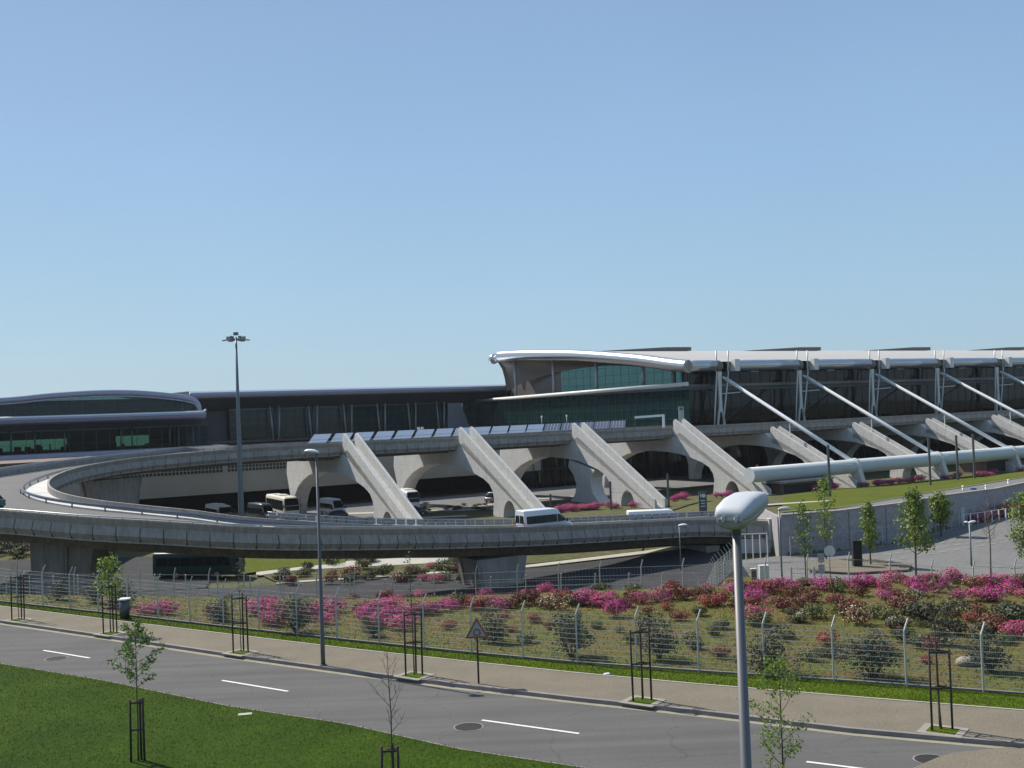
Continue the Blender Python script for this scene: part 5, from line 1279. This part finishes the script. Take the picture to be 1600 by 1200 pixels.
mb = MB(); mb.bar(g + Vector((-.9, 0, 1.0)), g + Vector((2.2, -.3, .85)), .06, .06); mb.bar(g + Vector((-.9, 0, .6)), g + Vector((2.2, -.3, .45)), .05, .05); mb.bar(g + Vector((1.2, -.1, .9)), g + Vector((1.2, -.1, .4)), .3, .2); mb.build('gate_rail', M['rail'], t)
# bollards at upper road
for k, (u, v, m_, w) in enumerate(((1505, 772, 'offwhite', 'leftmost'), (1541, 771, 'white', 'with a round head, middle'), (1576, 762, 'white', 'with a round head, rightmost'))):
    g = G(u, v, -4.0); t = thing('bollard_light', 'small white post by the far road edge, ' + w, 'bollard', g, 0, 'small white posts by the far road')
    mb = MB(); mb.tube([g, g + Vector((0, 0, .9))], .13, 10); mb.build('post', M[m_], t); mb = MB(); mb.sphere(g + Vector((0, 0, 1.05)), .18, 10, 8); mb.build('cap', M['white'], t)
g = G(1521, 771, -4.0); t = thing('blue_bin', 'small blue bin by the far road between white posts', 'bin', g); mb = MB(); mb.box(g + Vector((0, 0, .35)), (.7, .5, .7)); mb.build('body', M['blue'], t); mb = MB(); mb.box(g + Vector((0, 0, .73)), (.76, .56, .06)); mb.build('lid', M['blue'], t)
# paling fence in front of pink hedge at right
g = [(G(u, v, -6.4)[0], G(u, v, -6.4)[1]) for u, v in ((1505, 820), (1600, 806), (1700, 792))]
fence('white-posted fence in front of the pink hedge at the right edge', g, 1.5, 1.55, M['white'], [1.45], 0, crank=.0, hr=.03, post_r=.07)
# parked-lot lines
mb = MB()
for (u0, v0), (u1, v1) in (((1360, 880), (1600, 842)), ((1380, 867), (1590, 838)), ((1440, 852), (1600, 832))):
    a = G(u0, v0, -6.45); b = G(u1, v1, -6.45)
    for q in range(12):
        p = a.lerp(b, q / 12); r_ = a.lerp(b, (q + .6) / 12); d = (r_ - p).normalized(); nn = Vector((-d.y, d.x, 0)) * .045; z = Vector((0, 0, .03))
        mb.quad(p - nn + z, r_ - nn + z, r_ + nn + z, p + nn + z)
struct(mb.build('parking_marking', M['kerblight']))

# ------------------------------------------------------------------ trees in the lot
def lot(u, Y): 
    g = DY(u, 890, Y); return (g.x, g.y, h(g.x, g.y))
young_tree('thin sparse tree nearest the parking entrance gate', lot(1259, 97), 7.6, 2.6, 1.0, 'leaf_mid', 20, 4, .13, 31, r0=.08, clump=.3)
young_tree('slim light-green tree beside the round sign', lot(1292, 112), 8.6, 1.8, 1.3, 'leaf_spring', 22, 6, .15, 32, r0=.08, clump=.42)
young_tree('compact green tree on the parking island', lot(1361, 107), 6.2, 1.7, 1.05, 'leaf_tree', 26, 9, .14, 33, r0=.09, cone=False, clump=.42)
young_tree('full green tree in the middle of the parking lot', lot(1431, 100), 7.9, 1.9, 2.1, 'leaf_tree', 34, 11, .15, 34, r0=.11, cone=True, clump=.55)
young_tree('round green tree beyond the parking lot kerb', lot(1473, 128), 4.8, 1.3, 1.5, 'leaf_tree', 30, 12, .16, 35, r0=.09, clump=.5)
young_tree('bare tree in the parking lot beside the double lamp', lot(1548, 98), 7.2, 3.2, 1.7, 'leaf_mid', 22, 0, .1, 36, r0=.09, bare=True, trunk='bark_grey', updir=.6)
young_tree('dark green tree cut by the right picture edge', lot(1612, 96), 7.6, 1.4, 2.3, 'leaf_tree', 34, 11, .15, 37, r0=.11, clump=.5)

# ------------------------------------------------------------------ shrubs
def shrub_proto(name, label, cat, leaf, petals, R, nleaf, npet, ls, ps, seed, lobes=4, group=None, core=True):
    rd = random.Random(seed); lb = MB(); pb = MB()
    L = [((rd.uniform(-.35, .35) * R[0], rd.uniform(-.35, .35) * R[1], R[2] * rd.uniform(.75, 1.15)), rd.uniform(.55, .85)) for _ in range(lobes)]
    for c, s in L:
        leafset(lb, c, (R[0] * s, R[1] * s, R[2] * s), nleaf // lobes, ls, rd, .45)
        if petals and npet:
            c2 = (c[0], c[1], c[2] + R[2] * .08); leafset(pb, c2, (R[0] * s * 1.02, R[1] * s * 1.02, R[2] * s * 1.02), npet // lobes, ps, rd, .18, .6)
    for k in range(5):
        a = k * 1.3; lb.mi = 1; lb.tube([(0, 0, -.1), (R[0] * .3 * math.cos(a), R[1] * .3 * math.sin(a), R[2] * .8)], [.02, .01], 4, cap=False); lb.mi = 0
    o = lb.build(name, [M[leaf], M['bark']]); tag(o, label, cat, group)
    if pb.v: pb.build('blossoms', M[petals], o)
    return o
spec = {'magenta': ('magenta', 'leaf_olive', 150, 420), 'pink': ('pink', 'leaf_olive', 160, 400), 'crimson': ('crimson', 'leaf_rust', 280, 200), 'red': ('red', 'leaf_olive', 220, 220), 'rust': ('crimson', 'leaf_rust', 380, 50),
        'cream': ('cream_fl', 'leaf_rust', 300, 120), 'white': ('white_fl', 'leaf_olive', 320, 55), 'green': (None, 'leaf_olive', 420, 0), 'dark': (None, 'leaf_dark', 460, 0)}
protos = {}
sd = 100
names = {'magenta': 'azalea_bush', 'pink': 'azalea_bush', 'crimson': 'azalea_bush', 'red': 'azalea_bush', 'rust': 'azalea_bush', 'cream': 'azalea_bush', 'white': 'azalea_bush', 'green': 'green_shrub', 'dark': 'dark_shrub'}
lab = {'magenta': 'magenta-flowering azalea', 'pink': 'bright pink azalea', 'crimson': 'dull crimson azalea', 'red': 'small vivid red azalea', 'rust': 'rust-brown azalea past flowering', 'cream': 'cream-flowering azalea', 'white': 'white-flowering shrub', 'green': 'low olive-green shrub', 'dark': 'dark evergreen shrub'}
for k, (pt, lf, nl, npt) in spec.items():
    protos[k] = []
    for v in range(3):
        sd += 1
        protos[k].append(shrub_proto(names[k], lab[k], 'shrub', lf, pt, (.75, .7, .42), int(nl * 1.25), int(npt * 1.5), .065, .046, sd, 4 + v))
used = set()
HID = []
def put(kind, x, y, s, where, group, sz=None):
    v = random.randrange(3); p = protos[kind][v]; l = lab[kind] + ' ' + where
    if group.startswith('hedge behind'): y = min(y, wally(x) - 2.2)
    key = (kind, v); z = h(x, y) + .05
    sc = (s * random.uniform(.85, 1.15), s * random.uniform(.85, 1.15), sz or s * random.uniform(.85, 1.1))
    if key in used: copy_tree(p, (x, y, z), random.uniform(0, 6.28), l, group, sc)
    else:
        used.add(key); p.location = (x, y, z); p.rotation_euler = (0, 0, random.uniform(0, 6.28)); p.scale = sc; p['label'] = l; p['group'] = group
rd = random.Random(42)
BG = 'azaleas in the flower band on the mound crest'
band = [(555, 962), (640, 962), (720, 952), (800, 948), (900, 948), (1000, 946), (1100, 938), (1200, 930), (1300, 922), (1400, 916), (1500, 918), (1620, 918)]
wb = {'magenta': .44, 'pink': .2, 'crimson': .12, 'rust': .1, 'red': .03, 'cream': .03, 'green': .1}
def pick(w):
    r = rd.random() * sum(w.values())
    for k, v in w.items():
        r -= v
        if r <= 0: return k
    return k
u = 562
while u < 1640:
    v = lin(u, band) + rd.uniform(-6, 5); g = G(u, v, 0)
    w = dict(wb)
    if 790 < u < 880: w = {'rust': .35, 'cream': .35, 'crimson': .2, 'magenta': .1}
    if 1040 < u < 1140: w = {'crimson': .5, 'rust': .3, 'magenta': .2}
    kd = pick(w)
    put(kd, g.x, g.y, rd.uniform(.65, 1.05), 'in the bright flower band left of the near lamp' if u < 1140 else 'in the bright flower band right of the near lamp', BG)
    u += rd.uniform(10, 16) if not 1000 < u < 1330 else rd.uniform(14, 26)
u = 1150
while u < 1640:      # second row on the right
    v = lin(u, band) + 16 + rd.uniform(-6, 8); g = G(u, v, 0)
    put(pick({'magenta': .38, 'pink': .22, 'crimson': .25, 'rust': .15}) if u > 1340 or rd.random() < .5 else 'rust', g.x, g.y, rd.uniform(.6, .95), 'in the second row just below the flower band at right', BG)
    u += rd.uniform(20, 40)
for u, v, kd, s in ((228, 962, 'pink', .9), (243, 958, 'magenta', .8), (262, 962, 'pink', .9), (256, 955, 'magenta', .8), (398, 962, 'magenta', 1.1), (412, 958, 'magenta', 1.2), (425, 965, 'pink', 1.1), (432, 980, 'magenta', .9), (420, 978, 'pink', .9), (486, 970, 'magenta', 1.0), (502, 965, 'pink', 1.1), (517, 960, 'magenta', 1.1), (508, 978, 'pink', .8), (573, 975, 'magenta', 1.0), (590, 982, 'pink', .9), (610, 978, 'magenta', 1.1), (628, 985, 'pink', 1.0), (640, 978, 'magenta', .8), (590, 965, 'crimson', .8), (331, 960, 'crimson', .7)):
    g = G(u, v, 0); put(kd, g.x, g.y, s, 'behind the front fence left of the triangular sign', 'azaleas behind the front fence on the left')
# slope behind the crest
for k in range(46):
    u = rd.uniform(560, 1090); x = (u - 800) / 1700 * 72; y = rd.uniform(62, 76)
    put(pick({'pink': .3, 'rust': .3, 'magenta': .15, 'green': .25}), x, y, rd.uniform(.6, 1.0), 'on the back slope between the flower band and the far fence', 'shrubs on the back slope of the mound')
# field shrubs (hand placed from the photo)
field = [(963, 965, 'magenta', 1.2), (1042, 955, 'red', .7), (1062, 972, 'crimson', .8), (1107, 950, 'red', 1.1), (1120, 948, 'crimson', .9), (1013, 960, 'rust', .6), (1178, 975, 'pink', 1.4), (1190, 980, 'green', 1.2), (1178, 946, 'red', .7), (1215, 950, 'rust', .9), (1206, 925, 'magenta', .9),
         (1252, 950, 'rust', .9), (1228, 957, 'rust', 1.2), (1272, 968, 'green', 1.2), (1255, 975, 'white', .9), (1305, 945, 'crimson', .9), (1330, 965, 'rust', 1.4), (1338, 978, 'cream', 1.2), (1318, 962, 'green', 1.1), (1390, 975, 'green', 1.2), (1405, 987, 'white', 1.0), (1370, 967, 'green', 1.0),
         (1410, 960, 'rust', 1.3), (1428, 945, 'white', 1.1), (1445, 972, 'dark', 1.6), (1425, 968, 'dark', 1.1), (1490, 962, 'dark', 1.2), (1505, 952, 'cream', .6), (1518, 973, 'crimson', .8), (1530, 965, 'rust', .9), (1570, 968, 'dark', 1.3), (1588, 978, 'dark', 1.4), (1497, 995, 'dark', 1.0),
         (1295, 1010, 'red', .9), (1300, 1030, 'dark', .7), (1124, 1030, 'rust', .8), (1078, 1008, 'white', .9), (1085, 1018, 'green', .8), (968, 990, 'white', .5), (985, 1008, 'green', .8), (827, 1008, 'green', .9), (834, 975, 'crimson', .7), (788, 968, 'red', .6), (800, 990, 'crimson', .5), (700, 985, 'crimson', .7),
         (930, 985, 'green', .7), (1115, 995, 'green', .8), (1128, 985, 'dark', .7), (1228, 1000, 'green', .7), (1265, 1035, 'green', .8), (1410, 1005, 'dark', .9), (1440, 1015, 'dark', .9), (1460, 1020, 'rust', .8), (1592, 1000, 'pink', 1.1), (1560, 992, 'rust', 1.2), (1450, 1040, 'crimson', .5), (1090, 965, 'green', .8), (860, 985, 'rust', .6)]
for u, v, kd, s in field:
    g = G(u, v, 0); put(kd, g.x, g.y, s * .85, 'on the open mound ' + ('left of the near lamp' if u < 1150 else 'right of the near lamp'), 'shrubs scattered over the open mound')
for k in range(34):
    u = rd.uniform(1150, 1640); v = rd.uniform(955, 1045); g = G(u, v, 0)
    put(pick({'green': .4, 'dark': .15, 'rust': .35, 'crimson': .1}), g.x, g.y, rd.uniform(.3, .62), 'sprinkled low on the open mound at right', 'small shrubs scattered over the open mound')
# dark rounded evergreens just behind the front fence
ev = [(188, 950, 1.5, 1.5, 'left of the litter bin'), (150, 944, 1.2, 1.1, 'second from the left edge'), (90, 940, 1.2, 1.2, 'nearest the left edge'), (345, 972, 1.4, 1.2, 'left of the first pink clump'), (462, 990, 1.7, 1.7, 'between two pink clumps'), (583, 996, 1.0, .9, 'beside the pink clumps left of centre'), 
      (772, 1006, 1.35, 1.5, 'right behind the triangular sign'), (893, 1030, 1.7, 1.9, 'brownish, near the middle'), (1030, 1032, 1.6, 1.8, 'left of the near lamp'), (1205, 1055, 1.7, 1.7, 'right of the near lamp'), (1365, 1062, 1.9, 1.55, 'broad one left of the last stake frame'), (1548, 1052, 1.5, 1.6, 'nearest the right edge'), (1475, 1010, 1.0, 1.5, 'narrow, behind the last stake frame')]
evp = []
for k in range(3):
    rd2 = random.Random(300 + k); lb = MB()
    for j in range(26):
        a = rd2.uniform(0, 6.28); r = rd2.uniform(.1, .62); z = rd2.uniform(.35, 1.75)
        rr = (.34 if z < 1.3 else .26); leafset(lb, (r * math.cos(a) * (1 if z < 1.4 else .7), r * math.sin(a), z), (rr, rr, .36), 85, .05, rd2, .5)
    lb.mi = 1
    for j in range(6): lb.tube([(0, 0, -.1), (.4 * math.cos(j), .4 * math.sin(j), 1.0)], [.035, .015], 5, cap=False)
    evp.append(lb.build('evergreen_bush', [M['leaf_dark'], M['bark']]))
for k, (u, v, s, sz, w) in enumerate(ev):
    g = G(u, v, 0); l = 'dark rounded evergreen bush behind the front fence, ' + w; p = evp[k % 3]
    if k < 3: tag(p, l, 'bush', 'dark evergreen bushes behind the front fence'); p.location = (g.x, g.y, .05); p.scale = (s * .72, s * .72, sz * .56)
    else: copy_tree(p, (g.x, g.y, .05), rd.uniform(0, 6), l, 'dark evergreen bushes behind the front fence', (s * .72, s * .72, sz * .56))
# shrubs in bed under the ramp, hedge at left, pink flowers at buttress toes, hedge at right
for k in range(44):
    u = rd.uniform(430, 735); v = rd.uniform(882, 912) - (u - 430) * .02; g = G(u, v, -6.7)
    put('pink' if (650 < u < 690 and rd.random() < .5) else pick({'green': .5, 'dark': .3, 'rust': .15, 'cream': .05}), g.x, g.y, rd.uniform(.9, 1.7), 'in the planted strip beyond the underpass road', 'shrubs in the strip beyond the underpass')
for k in range(22):
    u = rd.uniform(630, 770); g = G(u, rd.uniform(788, 799), -5.75)
    put(pick({'dark': .5, 'green': .5}), g.x, g.y, rd.uniform(.8, 1.3), 'in the arrivals planter between the first two buttresses', 'shrubs in the arrivals planters', .6)
for k in range(30):
    u = rd.uniform(-30, 95); v = rd.uniform(858, 876); g = G(u, v, -6.3)
    put(pick({'green': .4, 'dark': .3, 'rust': .2, 'cream': .1}), g.x, g.y, rd.uniform(1.3, 2.1), 'in the dim hedge seen under the ramp at far left', 'hedge shrubs under the ramp at far left')
for u0, u1, v0, v1, n_, z in ((872, 1030, 800, 790, 34, -5.8), (1035, 1075, 786, 783, 8, -5.6), (1118, 1145, 782, 778, 7, -5.5), (1268, 1310, 768, 764, 12, -5.4), (1345, 1440, 759, 750, 26, -5.4), (1475, 1500, 747, 745, 7, -5.4), (1525, 1555, 743, 740, 8, -5.4), (1590, 1625, 736, 732, 8, -5.4)):
    for k in range(n_):
        t_ = rd.random(); u = u0 + (u1 - u0) * t_; g = G(u, v0 + (v1 - v0) * t_ + rd.uniform(-1.5, 1.5), z)
        put(pick({'pink': .6, 'magenta': .4}), g.x, g.y, rd.uniform(.9, 1.5), 'at the foot of the concrete buttresses', 'pink flowers at the buttress toes')
for k in range(22):
    t_ = rd.random(); u = 1510 + 100 * t_; g = G(u, 812 - 12 * t_ + rd.uniform(-5, 3), -6.4)
    put(pick({'crimson': .4, 'pink': .35, 'green': .25}), g.x, g.y, rd.uniform(1.4, 2.0), 'in the hedge behind the white-posted fence', 'hedge behind the white-posted fence')
for k, pl in protos.items():
    for v, p in enumerate(pl):
        if (k, v) not in used:
            for c in [x for x in COL.objects if x.parent == p]: bpy.data.objects.remove(c)
            bpy.data.objects.remove(p)
# boulder
g = G(1511, 1040, .05); mb = MB(); rdb = random.Random(9); rings = []
for k in range(7):
    t_ = PI * k / 6; rings.append([Vector((g.x + (.42 * math.sin(t_) + .01) * math.cos(a) * rdb.uniform(.88, 1.1), g.y + (.3 * math.sin(t_) + .01) * math.sin(a), g.z + .12 + .22 * math.cos(t_) * rdb.uniform(.9, 1.1))) for a in [2 * PI * j / 12 for j in range(12)]])
mb.loft(rings); tag(mb.build('boulder', M['stone'], loc=g), 'pale rounded boulder on the mound behind the front fence', 'boulder')

HZ = MB(); HZ.box((0, 1350, 24), (6400, 3700, 66)); hz = HZ.build('haze', []); hz['kind'] = 'stuff'; hz['label'] = 'thin summer haze'
hm_ = bpy.data.materials.new('haze'); hm_.use_nodes = True; ntz = hm_.node_tree; ntz.nodes.remove(ntz.nodes['Principled BSDF'])
pv = ntz.nodes.new('ShaderNodeVolumePrincipled'); pv.inputs['Density'].default_value = .00006; pv.inputs['Color'].default_value = (.86, .92, 1, 1); pv.inputs['Anisotropy'].default_value = .3
ntz.links.new(pv.outputs[0], ntz.nodes['Material Output'].inputs['Volume']); hz.data.materials.clear(); hz.data.materials.append(hm_)
# ------------------------------------------------------------------ light & sky
el = math.radians(46.5); saz = math.atan2(-.79, .615)     # azimuth measured from +Y towards +X
sdir = Vector((math.sin(saz) * math.cos(el), math.cos(saz) * math.cos(el), math.sin(el)))
sl = bpy.data.lights.new('sun', 'SUN'); so = bpy.data.objects.new('sun', sl); COL.objects.link(so)
sl.energy = 4.7; sl.angle = math.radians(.5); sl.color = (1, .935, .83); so.rotation_euler = (-sdir).to_track_quat('-Z', 'Y').to_euler()
w = bpy.data.worlds.new('World'); SC.world = w; w.use_nodes = True; nt = w.node_tree
sk = nt.nodes.new('ShaderNodeTexSky'); sk.sky_type = 'NISHITA'; sk.sun_disc = False; sk.sun_elevation = el; sk.sun_rotation = saz
sk.altitude = 60; sk.air_density = 1.0; sk.dust_density = 1.0; sk.ozone_density = 1.0
bg = nt.nodes['Background']; bg.inputs[1].default_value = .09
tc = nt.nodes.new('ShaderNodeTexCoord'); sx = nt.nodes.new('ShaderNodeSeparateXYZ'); nt.links.new(tc.outputs['Generated'], sx.inputs[0])
cr = nt.nodes.new('ShaderNodeValToRGB'); nt.links.new(sx.outputs[2], cr.inputs[0])
E_ = 1 / (2 ** .5)
for i, (p, c) in enumerate(((0.0, (.39, .585, .72)), (.10, (.355, .56, .75)), (.22, (.305, .50, .75)), (.40, (.245, .385, .62)), (1.0, (.24, .36, .58)))):  # top stop, out of frame, brightened above the real sky to fill shadows
    e = cr.color_ramp.elements[i] if i < 2 else cr.color_ramp.elements.new(p)
    e.position = p; e.color = (*[q * E_ for q in c], 1)
vs_ = nt.nodes.new('ShaderNodeVectorMath'); vs_.operation = 'SCALE'; nt.links.new(cr.outputs[0], vs_.inputs[0])
ns_ = nt.nodes.new('ShaderNodeTexNoise'); ns_.inputs['Scale'].default_value = 1.6; ns_.inputs['Detail'].default_value = 3; nt.links.new(tc.outputs['Generated'], ns_.inputs['Vector'])
mr_ = nt.nodes.new('ShaderNodeMapRange'); mr_.inputs[1].default_value = .3; mr_.inputs[2].default_value = .7; mr_.inputs[3].default_value = .93 / .09; mr_.inputs[4].default_value = 1.03 / .09
nt.links.new(ns_.outputs['Fac'], mr_.inputs[0]); nt.links.new(mr_.outputs[0], vs_.inputs['Scale'])
mxs = nt.nodes.new('ShaderNodeMix'); mxs.data_type = 'RGBA'; mxs.inputs[0].default_value = .85
nt.links.new(sk.outputs[0], mxs.inputs[6]); nt.links.new(vs_.outputs[0], mxs.inputs[7]); nt.links.new(mxs.outputs[2], bg.inputs[0])
SC.view_settings.view_transform = 'Standard'; SC.view_settings.look = 'None'; SC.view_settings.gamma = 1; SC.view_settings.exposure = .5
SC.cycles.max_bounces = 6; SC.cycles.transparent_max_bounces = 24
